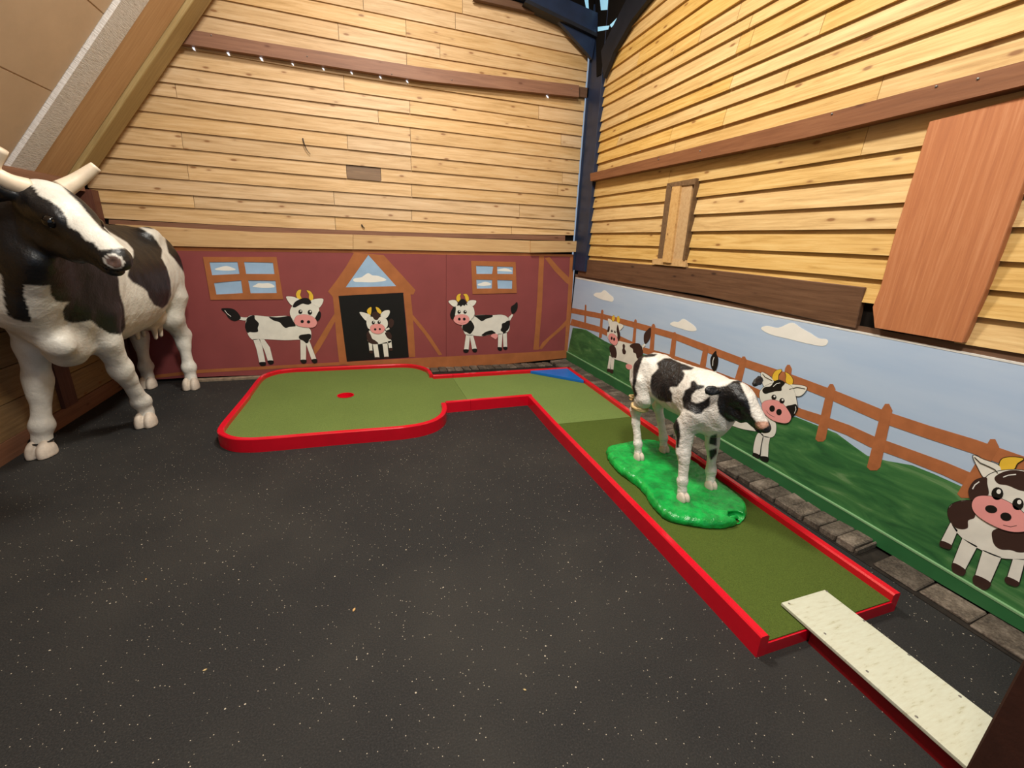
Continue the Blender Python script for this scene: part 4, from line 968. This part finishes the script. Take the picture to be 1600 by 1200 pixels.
# ------------------------------------------------------------------ organic bodies: smooth union of rounded volumes, meshed with surface nets
class Sculpt:
    def __init__(s, lo, hi, h):
        s.lo = np.array(lo, float); s.h = h; s.n = np.ceil((np.array(hi) - s.lo) / h).astype(int) + 1
        s.D = np.full(s.n, 1e3)
    def _sub(s, lo, hi):
        a = np.maximum(0, np.floor((lo - s.lo) / s.h).astype(int)); b = np.minimum(s.n, np.ceil((hi - s.lo) / s.h).astype(int) + 1)
        sl = tuple(slice(i, j) for i, j in zip(a, b))
        g = np.stack(np.meshgrid(*[s.lo[k] + s.h * np.arange(a[k], b[k]) for k in range(3)], indexing='ij'), -1)
        return sl, g
    def _put(s, sl, d, k, sub=False):
        E = s.D[sl]
        if sub:
            hh = np.clip(.5 - .5 * (E + d) / k, 0, 1); s.D[sl] = E * (1 - hh) - d * hh + k * hh * (1 - hh)
        else:
            far = E > 100
            hh = np.clip(.5 + .5 * (E - d) / k, 0, 1); r_ = E * (1 - hh) + d * hh - k * hh * (1 - hh)
            s.D[sl] = np.where(far, d, r_)
    def cone(s, a, b, ra, rb, k=.03, sub=False):
        a = np.array(a, float); b = np.array(b, float); m = max(ra, rb) + 3 * k + 3 * s.h
        sl, g = s._sub(np.minimum(a, b) - m, np.maximum(a, b) + m)
        ab = b - a; t_ = np.clip(((g - a) @ ab) / (ab @ ab), 0, 1)
        d = np.linalg.norm(g - a - t_[..., None] * ab, axis=-1) - (ra + (rb - ra) * t_)
        s._put(sl, d, k, sub)
    def chain(s, P, R, k=.03):
        for i in range(len(P) - 1): s.cone(P[i], P[i + 1], R[i], R[i + 1], k)
    def ell(s, c, r, k=.03, R=None, sub=False):
        c = np.array(c, float); r = np.array(r, float); m = r.max() + 3 * k + 3 * s.h
        sl, g = s._sub(c - m, c + m); q = g - c
        if R is not None: q = q @ np.asarray(R)
        k0 = np.linalg.norm(q / r, axis=-1); k1 = np.linalg.norm(q / (r * r), axis=-1) + 1e-9
        s._put(sl, k0 * (k0 - 1) / k1, k, sub)
    def loft(s, sec, k=.05):
        """sections (y, x centre, z centre, half width, half height) along y"""
        sec = np.array(sorted(sec)); m = sec[:, 3:].max() + 3 * k
        lo = np.array([sec[:, 1].min() - m, sec[0, 0], sec[:, 2].min() - m]); hi = np.array([sec[:, 1].max() + m, sec[-1, 0], sec[:, 2].max() + m])
        sl, g = s._sub(lo, hi); y_ = g[..., 1]
        f = [np.interp(y_, sec[:, 0], sec[:, i]) for i in range(1, 5)]
        dx = (g[..., 0] - f[0]) / f[2]; dz = (g[..., 2] - f[1]) / f[3]
        r_ = np.sqrt(dx * dx + dz * dz) + 1e-9; gr = np.sqrt((dx / f[2]) ** 2 + (dz / f[3]) ** 2) / r_ + 1e-9
        d = (r_ - 1) / gr
        d = np.maximum(d, np.maximum(sec[0, 0] - y_, y_ - sec[-1, 0]))
        s._put(sl, d, k)
    def noise(s, amp, scale, seed=0):
        r_ = np.random.default_rng(seed); ax = [s.lo[k] + s.h * np.arange(s.n[k]) for k in range(3)]
        X, Y, Z = np.meshgrid(*ax, indexing='ij'); w_ = np.zeros(s.n)
        for i in range(10):
            v = r_.normal(size=3) * scale; w_ += np.sin(X * v[0] + Y * v[1] + Z * v[2] + r_.uniform(0, 6.28))
        s.D += amp * w_ / 3
    def mesh(s):
        D = s.D; ins = D < 0
        n = s.n
        c = ins[:-1, :-1, :-1].astype(np.int8)
        cnt = np.zeros([k - 1 for k in n], np.int16)
        for dx in (0, 1):
            for dy in (0, 1):
                for dz in (0, 1): cnt += ins[dx:n[0] - 1 + dx, dy:n[1] - 1 + dy, dz:n[2] - 1 + dz]
        act = (cnt > 0) & (cnt < 8)
        I = np.argwhere(act); idx = -np.ones(act.shape, int); idx[act] = np.arange(len(I))
        acc = np.zeros((len(I), 3)); num = np.zeros(len(I))
        cor = [(a, b, c_) for a in (0, 1) for b in (0, 1) for c_ in (0, 1)]
        val = {q: D[I[:, 0] + q[0], I[:, 1] + q[1], I[:, 2] + q[2]] for q in cor}
        for q in cor:
            for ax in range(3):
                if q[ax] == 0:
                    p = list(q); p[ax] = 1; p = tuple(p); a, b = val[q], val[p]; msk = (a < 0) != (b < 0)
                    t_ = np.where(msk, a / (a - b + 1e-12), 0)
                    for ax2 in range(3):
                        acc[:, ax2] += np.where(msk, (t_ if ax2 == ax else q[ax2]), 0)
                    num += msk
        V = s.lo + s.h * (I + acc / num[:, None])
        F = []
        for ax in range(3):
            u, v = (ax + 1) % 3, (ax + 2) % 3
            a = [slice(None)] * 3; b = [slice(None)] * 3; a[ax] = slice(0, -1); b[ax] = slice(1, None)
            e = ins[tuple(a)] != ins[tuple(b)]
            E = np.argwhere(e); E = E[(E[:, u] > 0) & (E[:, v] > 0) & (E[:, u] < n[u] - 1) & (E[:, v] < n[v] - 1)]
            du = np.zeros(3, int); du[u] = 1; dv = np.zeros(3, int); dv[v] = 1
            q0 = idx[tuple((E).T)]; q1 = idx[tuple((E - du).T)]; q2 = idx[tuple((E - du - dv).T)]; q3 = idx[tuple((E - dv).T)]
            fl2 = ins[tuple(E.T)]
            Q = np.stack([q0, q1, q2, q3], 1); Q[~fl2] = Q[~fl2][:, ::-1]
            F.append(Q)
        F = np.concatenate(F); F = F[(F >= 0).all(1)]
        return V, F
def relax(V, F, it=2, lam=.5):
    for _ in range(it):
        A1 = np.zeros_like(V); c = np.zeros(len(V))
        for i in range(4):
            np.add.at(A1, F[:, i], V[F[:, (i + 1) % 4]]); np.add.at(c, F[:, i], 1)
            np.add.at(A1, F[:, i], V[F[:, (i + 3) % 4]]); np.add.at(c, F[:, i], 1)
        V = V + lam * (A1 / c[:, None] - V)
    return V
def inpoly(P, poly):
    x, y_ = P[:, 0], P[:, 1]; r_ = np.zeros(len(P), bool); n = len(poly)
    for i in range(n):
        x1, y1 = poly[i]; x2, y2 = poly[(i + 1) % n]
        c = ((y1 > y_) != (y2 > y_)) & (x < (x2 - x1) * (y_ - y1) / (y2 - y1 + 1e-12) + x1); r_ ^= c
    return r_
def body(name, sc, mat, parent, colf, it=2):
    V, F = sc.mesh(); V = relax(V, F, it)
    org = V.mean(0); me = bpy.data.meshes.new(name)
    me.vertices.add(len(V)); me.vertices.foreach_set('co', (V - org).ravel())
    me.loops.add(F.size); me.loops.foreach_set('vertex_index', F.ravel().astype(np.int32))
    me.polygons.add(len(F)); me.polygons.foreach_set('loop_start', np.arange(0, F.size, 4, dtype=np.int32)); me.polygons.foreach_set('loop_total', np.full(len(F), 4, np.int32))
    me.update(calc_edges=True); me.validate()
    me.polygons.foreach_set('use_smooth', np.ones(len(F), bool))
    if colf is not None:
        ca = me.color_attributes.new('coat', 'FLOAT_COLOR', 'POINT'); Cc = np.ones((len(V), 4)); acc = 0
        for jx, jy in ((0, 0), (.9, .4), (-.4, .9), (-.9, -.4), (.4, -.9)):
            globals()['JIT'] = np.array([jx, jy]); acc = acc + colf(V) / 5
        Cc[:, :3] = acc
        ca.data.foreach_set('color', Cc.ravel())
    o = link(name, me, mat, parent); off = np.array(parent.location) if parent else np.zeros(3); o.location = tuple(org - off)
    return o
def frame(a, b, up=(0, 0, 1), roll=0.0):
    f = np.array(b, float) - np.array(a, float); L = np.linalg.norm(f); f /= L
    u = np.array(up, float); u = u - f * (u @ f); u /= np.linalg.norm(u); s_ = np.cross(f, u)
    if roll: u, s_ = u * math.cos(roll) + s_ * math.sin(roll), s_ * math.cos(roll) - u * math.sin(roll)
    return f, u, s_, L
def put_head(sc, poll, nose, up=(0, 0, 1), roll=0.0, wide=1.0, k=.03, jaw=0.0, ex=.36):
    f, u, s_, L = frame(poll, nose, up, roll); R = np.stack([f, u, s_], 1)
    T = lambda a, b, c: np.array(poll) + L * (f * a + u * b + s_ * c)
    kk = k
    sc.ell(T(.16, -.10, 0), L * np.array([.25, .20, .20 * wide]), kk, R)
    sc.ell(T(.30, -.05, 0), L * np.array([.20, .13, .19 * wide]), kk, R)
    for sg in (-1, 1): sc.ell(T(ex - .02, -.05, sg * .125 * wide), L * np.array([.09, .07, .055]), kk * .6, R)
    sc.cone(T(.34, -.10, 0), T(.88, -.10, 0), L * .155 * wide, L * .105, kk)
    sc.cone(T(.20, -.25 - jaw, 0), T(.52, -.24 - jaw * .6, 0), L * (.15 + jaw * .3), L * .115, kk)
    sc.cone(T(.50, -.24, 0), T(.86, -.19, 0), L * .10, L * .075, kk)
    sc.ell(T(.90, -.11, 0), L * np.array([.12, .092, .115]), kk * .6, R)
    sc.ell(T(.88, -.22, 0), L * np.array([.09, .05, .085]), kk * .5, R)
    for sg in (-1, 1):
        sc.ell(T(.975, -.085, sg * .085), L * np.array([.03, .028, .022]), kk * .25, R, sub=True)
        sc.ell(T(ex, -.085, sg * .178 * wide), L * np.array([.045, .032, .03]), kk * .3, R, sub=True)
    sc.ell(T(.93, -.19, 0), L * np.array([.12, .008, .14]), kk * .25, R, sub=True)
    return f, u, s_, L, T
def put_ear(sc, a, b, w, th, nrm, k=.012):
    a = np.array(a, float); b = np.array(b, float); f, u, s_, L = frame(a, b, nrm); R = np.stack([f, u, s_], 1)
    sc.cone(a, a + f * L * .35, w * .4, w * .45, k)
    sc.ell(a + f * L * .55, (L * .5, th, w), k, R)
    sc.ell(a + f * L * .58 + u * th * 1.5, (L * .34, th * .9, w * .5), k * .6, R, sub=True)
def hoofmesh(name, c, r, h, fdir, parent, m='hoof'):
    c = np.array(c, float); f = np.array([fdir[0], fdir[1], 0.0]); f /= np.linalg.norm(f); s_ = np.array([-f[1], f[0], 0])
    sc = Sculpt(c - [r * 2.2, r * 2.2, .002], c + [r * 2.2, r * 2.2, h * 1.5], r * .09)
    for sg in (-1, 1):
        R = np.stack([f, s_, [0, 0, 1]], 1)
        sc.ell(c + s_ * sg * r * .42 + f * r * .10 + [0, 0, h * .25], (r * 1.05, r * .56, h * .98), r * .10, R)
    ax2 = sc.lo[2] + sc.h * np.arange(sc.n[2]); sc.D = np.maximum(sc.D, (c[2] + .001) - ax2[None, None, :])
    return body(name, sc, m, parent, None, 1)
def conv(crop, polys):
    ox, oy, k = crop; return [[(ox + a / k, oy + b / k) for a, b in p] for p in polys]
WHITE = np.array(lin('dfdad0')[:3]); BLACK = np.array(lin('111215')[:3]); PINK = np.array(lin('b78a74')[:3])

# ---- calf statue
BZ = .125
calf = empty('calf_statue', (-.82, -3.35, CZ)); tag(calf, 'glossy black and white calf statue on a bright green base on the course', 'statue')
out = [(948, 705), (952, 722), (970, 742), (1000, 764), (1018, 790), (1040, 812), (1080, 822), (1130, 826), (1157, 818), (1165, 806)]
back = [(1165, 783), (1142, 764), (1118, 745), (1090, 724), (1060, 704), (1030, 690), (1002, 686), (970, 692)]
bl = [onz(a, b, CZ + .008)[:2] for a, b in out] + [onz(a, b, BZ - .01)[:2] for a, b in back]
bl = smooth_loop([(a, b, 0) for a, b in bl], 4)[:, :2]
sc = Sculpt(np.r_[bl.min(0) - .05, CZ - .01], np.r_[bl.max(0) + .05, BZ + .03], .0085)
X, Y, Z = np.meshgrid(*[sc.lo[k] + sc.h * np.arange(sc.n[k]) for k in range(3)], indexing='ij')
P2 = np.stack([X[..., 0].ravel(), Y[..., 0].ravel()], 1); dd = np.full(len(P2), 1e9)
for a, b in zip(bl, np.roll(bl, -1, 0)):
    ab = b - a; t_ = np.clip(((P2 - a) @ ab) / (ab @ ab + 1e-12), 0, 1); dd = np.minimum(dd, np.linalg.norm(P2 - a - t_[:, None] * ab, axis=1))
dd = np.where(inpoly(P2, bl), -dd, dd).reshape(X.shape[:2])[..., None]
rr = .032; qx = dd + rr; qz = Z - (BZ - rr)
sc.D = np.minimum(np.maximum(qx, qz), 0) + np.sqrt(np.maximum(qx, 0) ** 2 + np.maximum(qz, 0) ** 2) - rr
sc.noise(.0022, 42, 3); sc.noise(.0015, 110, 5)
q = onz(1148, 808, .1)
sc.ell(q, (.062, .04, .03), .01, None, sub=True)
sc.ell(q + [.0, .012, -.012], (.04, .014, .016), .006)
sc.D = np.maximum(sc.D, (CZ + .001) - Z)
body('base', sc, 'basegreen', calf, None, 1)['label'] = 'bright green bumpy base'

sc = Sculpt((-1.12, -4.08, BZ - .02), (-.5, -2.78, .99), .0075)
mx = -.80
sc.loft([(-3.72, mx, .71, .075, .10), (-3.66, mx, .71, .105, .145), (-3.55, mx, .72, .125, .17), (-3.40, mx, .72, .135, .168), (-3.25, mx, .715, .140, .160), (-3.10, mx, .725, .130, .150), (-2.98, mx, .74, .120, .130), (-2.90, mx, .74, .095, .10), (-2.86, mx, .74, .05, .06)], .04)
sc.cone((mx, -3.52, .84), (mx, -2.98, .835), .05, .055, .05)                      # back line
for sg in (-1, 1):
    sc.ell((mx + sg * .075, -3.55, .70), (.07, .11, .17), .04)                    # shoulder
    sc.ell((mx + sg * .075, -2.99, .72), (.068, .12, .155), .04)                  # thigh
    sc.ell((mx + sg * .07, -3.02, .835), (.045, .05, .035), .03)                  # hip bone
legs = {  # near = camera side
 'hn': [(-.885, -3.02, .68), (-.905, -3.07, .58), (-.905, -2.985, .455), (-.91, -3.02, .37), (-.912, -3.08, .23), (-.913, -3.095, .165)],
 'hf': [(-.72, -2.98, .68), (-.69, -3.03, .58), (-.665, -2.93, .455), (-.655, -2.965, .37), (-.648, -3.03, .23), (-.645, -3.04, .165)],
 'fn': [(-.90, -3.58, .66), (-.93, -3.538, .56), (-.945, -3.58, .41), (-.95, -3.60, .37), (-.955, -3.625, .235), (-.957, -3.64, .165)],
 'ff': [(-.71, -3.54, .64), (-.69, -3.52, .56), (-.68, -3.53, .41), (-.678, -3.54, .37), (-.676, -3.56, .235), (-.675, -3.57, .165)]}
RH = [.10, .062, .038, .028, .029, .027]; RF = [.078, .062, .040, .031, .030, .028]
for k_, P in legs.items():
    R0 = RH if k_[0] == 'h' else RF
    sc.chain(P, R0, .02)
    sc.cone(P[-1], (P[-1][0], P[-1][1] - .008, BZ + .01), R0[-1], .029, .01)
    sc.ell(P[4], (.031, .033, .03), .012)
    if k_[0] == 'f': sc.ell(np.array(P[2]) + [0, -.006, -.01], (.038, .036, .042), .015)
    else: sc.ell(np.array(P[2]) + [0, .010, .005], (.030, .034, .04), .015)
sc.ell((mx, -3.62, .60), (.07, .09, .08), .05)                                    # brisket
# neck to the poll
POLL = np.array([-.79, -3.735, .895]); NOSE = np.array([-.745, -3.97, .715])
sc.cone((mx, -3.50, .77), POLL + [0, .02, -.06], .125, .075, .05)
sc.cone((mx, -3.62, .66), POLL + [0, .03, -.12], .085, .06, .05)
f, u, s_, L, T = put_head(sc, POLL, NOSE, (0, 0, 1), 0, 1.24, .018, .20)
near = s_ if s_[0] < 0 else -s_
nsg = 1 if s_[0] < 0 else -1
def tpx(p, at):   # point on the ray of a pixel nearest to a 3-D guess
    d = ray(*p); d = d / np.linalg.norm(d); return CAM + d * ((np.array(at) - CAM) @ d)
e1 = tpx((1124, 612), T(.12, -.06, nsg * .19)); e1t = tpx((1101, 609), e1 + np.array([-.085, .05, .0]))
put_ear(sc, e1, e1t, .030, .012, (-.4, -.7, .3), .01)
e2 = tpx((1178, 601), T(.10, -.04, -nsg * .19)); e2t = tpx((1191, 590), e2 + np.array([.06, .02, .0]))
put_ear(sc, e2, e2t, .026, .010, (-.4, -.7, .3), .01)
# tail
sc.chain([(mx, -2.885, .80), (mx - .005, -2.85, .76), (mx - .01, -2.845, .66)], [.026, .02, .017], .015)
sc.noise(.0016, 70, 2); sc.noise(.0012, 130, 9)
J = (960, 530, 4)
cblaze = conv(J, [[(786, 272), (810, 268), (835, 272), (870, 310), (893, 380), (920, 430), (952, 490), (962, 515), (930, 520), (885, 517), (858, 480), (848, 420), (828, 360), (800, 310)]])
cpink = conv(J, [[(880, 520), (905, 512), (962, 515), (965, 540), (930, 560), (895, 562), (880, 545)]])
cblack = conv(J, [[(262, 150), (310, 118), (350, 118), (420, 150), (500, 178), (480, 192), (425, 195), (440, 215), (430, 250), (390, 300), (350, 298), (345, 310), (362, 340), (360, 395), (320, 395), (270, 375), (235, 345), (222, 290), (230, 230), (275, 180)],
    [(478, 265), (500, 258), (520, 285), (567, 290), (560, 305), (510, 320), (485, 350), (480, 385), (510, 400), (560, 385), (600, 355), (595, 420), (560, 440), (545, 465), (510, 470), (460, 445), (430, 430), (423, 370), (440, 320), (475, 300)],
    [(120, 110), (180, 95), (210, 88), (272, 92), (250, 108), (200, 115), (180, 112), (165, 150), (150, 200), (140, 250), (128, 300), (145, 345), (128, 370), (110, 330)],
    [(366, 460), (385, 478), (405, 530), (412, 600), (402, 680), (385, 680), (385, 610), (358, 530)],
    [(640, 590), (600, 605), (590, 655), (640, 668)], [(640, 680), (590, 695), (595, 740), (605, 758), (640, 715)]])
def calfcol(V):
    P = project(V) + JIT; Cc = np.tile(WHITE, (len(V), 1)); bk = np.zeros(len(V), bool)
    for p in cblack: bk |= inpoly(P, p)
    ah = (V - POLL) @ f / L; hd = (np.linalg.norm(V - (POLL + np.clip(ah, 0, 1)[:, None] * f * L), axis=1) < .19) & (ah > -.16) & (V[:, 1] < POLL[1] + .10)
    seg = lambda a, b, r_: np.linalg.norm(V - (a + np.clip(((V - a) @ (b - a)) / ((b - a) @ (b - a)), 0, 1)[:, None] * (b - a)), axis=1) < r_
    ear = seg(e1 + .15 * (e1t - e1), e1t, .042) & (V[:, 2] > e1[2] - .05) | seg(e2, e2t, .04)
    th = conv(J, [[(560, 320), (640, 300), (700, 290), (740, 262), (800, 250), (880, 250), (925, 240), (930, 300), (1000, 500), (995, 620), (900, 620), (850, 590), (780, 560), (700, 508), (655, 465), (640, 400), (650, 350), (560, 345)]])[0]
    hb = (hd & inpoly(P, th)) | ear
    bl_ = np.zeros(len(V), bool)
    for p in cblaze: bl_ |= inpoly(P, p)
    # blaze: only the front of the face
    bl_ &= ((V - POLL) @ u > -.11 * 1) 
    bk = np.where(hb, ~bl_, bk)
    Cc[bk] = BLACK
    pk = np.zeros(len(V), bool)
    for p in cpink: pk |= inpoly(P, p)
    Cc[pk & hb] = PINK
    return Cc
body('body', sc, 'coat_calf', calf, calfcol, 2)
hoofc = {'hn': (-.915, -3.113), 'hf': (-.648, -3.055), 'fn': (-.962, -3.66), 'ff': (-.68, -3.585)}
for k_, (hx_, hy_) in hoofc.items(): hoofmesh('hoof', (hx_, hy_, BZ - .004), .036, .045, (-.05, -1), calf)
for sg in (-1, 1):
    V, F = ball(T(.36, -.085, sg * .172), (.014, .014, .014), 14, 10); mesh('eye', V, F, 'eye', calf, True)
tw_ = []
hk = np.array([-.905, -3.03, .50])
rp = []
for kx, (px, py, dx) in enumerate([(-.012, .0, 0), (.004, .006, 1), (0, -.012, 2)]):
    c = hk + [0, 0, py + .004]; P = []
    for i in range(25):
        an = 2 * math.pi * i / 24; P.append(c + [.052 * math.cos(an), .060 * math.sin(an), .012 * math.sin(an + dx * 2.1)])
    rp.append(tube(P, .011, 7))
kn = tpx((987, 621), hk + [-.02, .06, .02])
P = [kn + [.012 * math.cos(a * 2.3), .018 * math.sin(a * 3.1), -.02 + .04 * (a / 6)] for a in np.linspace(0, 6, 26)]
rp.append(tube(P, .008, 7)); 
mesh('rope', *join(rp), 'rope', calf, True)['label'] = 'straw coloured rope tied round the rear leg'
V, F = tube([(mx - .01, -2.845, .70), (mx - .02, -2.85, .62), (mx - .03, -2.87, .55), (mx - .035, -2.885, .50)], [.016, .02, .016, .006], 10)
mesh('tail_tuft', V, F, 'p_black', calf, True)

# ---- big cow statue
cow = empty('cow_statue', (-4.8, -1.1, 0)); tag(cow, 'life-size black and white horned cow statue by the left wall', 'statue')
sc = Sculpt((-5.235, -2.85, .0), (-3.72, -.03, 2.0), .012)
cxm = -4.82
sc.loft([(-1.95, cxm + .08, 1.16, .14, .26), (-1.85, cxm + .07, 1.15, .22, .37), (-1.65, cxm + .03, 1.16, .27, .45), (-1.40, cxm + .01, 1.17, .32, .46), (-1.05, cxm, 1.14, .365, .46), (-.75, cxm + .01, 1.14, .365, .44), (-.48, cxm + .03, 1.20, .335, .38), (-.28, cxm + .05, 1.25, .29, .31), (-.16, cxm + .06, 1.25, .20, .22), (-.10, cxm + .06, 1.25, .08, .1)], .08)
sc.cone((cxm, -1.6, 1.53), (cxm + .03, -.45, 1.50), .09, .09, .12)
for sg in (-1, 1):
    sc.ell((cxm + .04 + sg * .17, -.48, 1.53), (.09, .10, .08), .08)             # hook bones
    sc.ell((cxm + .05 + sg * .15, -.33, 1.14), (.15, .20, .40), .1)               # thigh
    sc.ell((cxm + .02 + sg * .15, -1.62, 1.20), (.13, .24, .36), .1)                    # shoulder
cl = {
 'fn': [(-4.62, -1.62, .98), (-4.60, -1.62, .80), (-4.60, -1.50, .56), (-4.60, -1.45, .46), (-4.595, -1.33, .22), (-4.59, -1.30, .12)],
 'ff': [(-4.94, -1.66, .98), (-4.97, -1.70, .80), (-4.985, -1.72, .56), (-4.995, -1.735, .46), (-5.025, -1.75, .22), (-5.045, -1.755, .12)],
 'hn': [(-4.63, -.36, .95), (-4.62, -.38, .78), (-4.585, -.24, .56), (-4.58, -.26, .46), (-4.565, -.29, .22), (-4.56, -.30, .12)],
 'hf': [(-4.92, -.36, .95), (-4.94, -.38, .78), (-4.97, -.20, .56), (-4.97, -.20, .46), (-4.98, -.18, .22), (-4.98, -.18, .12)]}
RCF = [.14, .088, .066, .056, .053, .053]; RCH = [.19, .12, .068, .054, .05, .052]
for k_, P in cl.items():
    R0 = RCF if k_[0] == 'f' else RCH
    sc.chain(P, R0, .05)
    sc.cone(P[-1], (P[-1][0], P[-1][1] - .01, .06), R0[-1], .06, .02)
    sc.ell(P[4], (.066, .070, .055), .03)
    sc.ell(np.array(P[2]) + [0, -.01 if k_[0] == 'f' else .02, -.02], (.066, .070, .09), .04)
# brisket and dewlap
sc.chain([(-4.68, -1.98, .86), (-4.74, -1.80, .78), (-4.84, -1.5, .82)], [.09, .10, .11], .08)
CP = np.array([-4.43, -2.26, 1.80]); CN = np.array([-3.975, -2.55, 1.455])
# neck turned towards the right
sc.chain([(cxm, -1.55, 1.30), (-4.76, -1.85, 1.42), (-4.58, -2.12, 1.60)], [.32, .26, .19], .1)
sc.chain([(cxm, -1.72, 1.10), (-4.78, -2.0, 1.20), (-4.58, -2.20, 1.42)], [.25, .22, .15], .1)
sc.chain([(-4.76, -1.98, .95), (-4.70, -2.14, 1.15), (-4.50, -2.3, 1.40)], [.08, .07, .05], .08)
f2, u2, s2, L2, T2 = put_head(sc, CP, CN, (0, 0, 1), 0, 1.05, .04, .08, .42)
ns2 = 1 if s2[1] < 0 else -1
for sg in (-1, 1):
    a = T2(.10, -.05, sg * .19); b = T2(-.02 if sg == ns2 else -.18, -.12 if sg == ns2 else -.3, sg * (.46 if sg == ns2 else .30))
    put_ear(sc, a, b, .065, .018, tuple(f2), .02)
# tail
sc.chain([(cxm + .06, -.12, 1.42), (cxm + .08, -.085, 1.30), (cxm + .10, -.085, 1.0), (cxm + .13, -.09, .8)], [.05, .035, .028, .028], .03)
sc.noise(.002, 40, 12)
K = (0, 220, 3.529)
kblack = conv(K, [[(-300, 200), (0, 250), (150, 230), (500, 420), (620, 560), (630, 690), (655, 760), (660, 840), (685, 920), (692, 1030), (665, 1070), (610, 1065), (545, 1030), (500, 990), (450, 1000), (400, 1005), (355, 990), (345, 940), (362, 905), (385, 893), (345, 890), (310, 885), (280, 850), (275, 795), (240, 800), (135, 795), (130, 850), (150, 905), (175, 1000), (140, 1000), (75, 985), (40, 960), (20, 880), (12, 760), (0, 730), (-300, 730)],
    [(560, 460), (600, 440), (715, 447), (790, 490), (840, 520), (870, 560), (895, 600), (890, 645), (920, 700), (940, 770), (945, 850), (925, 900), (895, 925), (850, 905), (825, 870), (810, 830), (780, 805), (730, 780), (702, 745), (715, 700), (720, 660), (735, 640), (735, 600), (700, 560), (600, 500)],
    [(740, 430), (790, 440), (830, 455), (850, 488), (790, 478), (745, 448)], [(900, 480), (945, 485), (978, 525), (985, 570), (980, 600), (1010, 630), (1035, 680), (1050, 745), (1010, 720), (960, 650), (930, 620), (915, 560)]])
kblaze = conv(K, [[(130, 195), (310, 215), (375, 285), (440, 345), (480, 395), (565, 490), (645, 540), (725, 560), (740, 592), (650, 592), (605, 598), (548, 602), (515, 560), (470, 547), (435, 500), (385, 480), (362, 420), (330, 370), (290, 340), (215, 300), (190, 260), (150, 225)]])[0]
def cowcol(V):
    P = project(V) + JIT; Cc = np.tile(WHITE * np.array([.93, .94, .93]), (len(V), 1)); bk = np.zeros(len(V), bool)
    for p in kblack: bk |= inpoly(P, p)
    ah = (V - CP) @ f2 / L2; hd = (np.linalg.norm(V - (CP + np.clip(ah, 0, 1)[:, None] * f2 * L2), axis=1) < .27) & (ah > -.05)
    hd |= (V[:, 0] > -4.42) & (V[:, 1] < -2.05) & (V[:, 2] > 1.25)
    bz = inpoly(P, kblaze) & ((V - CP) @ u2 > -.13)
    bk = np.where(hd, ~bz, bk)
    Cc[bk] = BLACK
    nt_ = T2(.985, -.075, ns2 * .09); Cc[np.linalg.norm(V - nt_, axis=1) < .047] = WHITE * .8; Cc[np.linalg.norm(V - nt_, axis=1) < .036] = np.array(lin('6a5248')[:3])
    return Cc
body('body', sc, 'coat_cow', cow, cowcol, 2)
for k_, d in (('fn', (.05, -1)), ('ff', (-.1, -1)), ('hn', (.1, -1)), ('hf', (0, -1))):
    P = cl[k_][-1]; hoofmesh('hoof', (P[0] + .0, P[1] - .035, .0), .078, .10, d, cow)
V, F = ball(T2(.425, -.075, ns2 * .168), (.034, .034, .034), 16, 12); mesh('eye', V, F, 'eye', cow, True)
V, F = ball(T2(.425, -.075, -ns2 * .168), (.034, .034, .034), 16, 12); mesh('eye', V, F, 'eye', cow, True)
# horns
h0 = tpx((97, 296), T2(.04, .05, -ns2 * .13)); h1 = tpx((122, 281), h0 + np.array([.09, .06, .05])); h2 = tpx((150, 260), h1 + np.array([.09, .04, .07]))
P = smooth_loop([h0, h1, h2], 6, False)
V, F = tube(P, np.linspace(.050, .027, len(P)), 14); mesh('horn', V, F, 'horn', cow, True)
g0 = tpx((42, 294), T2(.04, .03, ns2 * .13)); g1 = tpx((10, 283), g0 + np.array([-.08, -.08, .03])); g2 = tpx((-14, 262), g1 + np.array([-.06, -.05, .08])); g3 = tpx((2, 232), g2 + np.array([.02, -.03, .10]))
P = smooth_loop([g0, g1, g2, g3], 5, False)
V, F = tube(P, np.linspace(.052, .028, len(P)), 14); mesh('horn', V, F, 'horn', cow, True)
# udder with teats
sc = Sculpt((-4.98, -.72, .55), (-4.5, -.32, 1.0), .011)
sc.ell((-4.74, -.55, .82), (.16, .17, .15), .03)
for a, b in ((-.07, -.07), (.07, -.07), (-.07, .05), (.07, .05)): sc.cone((-4.74 + a, -.55 + b, .70), (-4.74 + a, -.55 + b, .61), .027, .018, .02)
body('udder', sc, 'udder', cow, None, 1)
P = [np.array(cl['ff'][-1]) + [.07 * math.cos(a), .074 * math.sin(a), -.005 + .012 * math.sin(a)] for a in np.linspace(0, 2 * math.pi, 29)]
V, F = tube(P, .006, 6); mesh('cable', V, F, 'cable', cow)['label'] = 'thin black cable round the front leg'

# ------------------------------------------------------------------ small litter on the floor
for (px, py, c_, s_c) in [(553, 953, 'tanboard', .012), (320, 1047, 'rope', .008), (820, 1078, 'rope', .007), (228, 905, 'tanboard', .006), (640, 828, 'rope', .006)]:
    q = onz(px, py, .002); a = random.uniform(0, 3)
    L = [(q[0] + s_c * r_ * math.cos(a + t_), q[1] + s_c * r_ * math.sin(a + t_), .004) for t_, r_ in ((0, 1), (.9, .5), (2, .45), (3.14, .9), (4.2, .45), (5.3, .5))]
    o = mesh('wood_chip', *prism_data([L], (0, 0, -.003)), c_)
    tag(o, {553: 'largest pale wood chip lying on the middle of the black floor', 320: 'straw coloured chip on the floor at lower left', 820: 'tiny straw chip on the floor near the bottom centre',
            228: 'tiny pale chip on the floor left of centre', 640: 'tiny straw chip on the floor in front of the bay'}[px], 'wood chip')
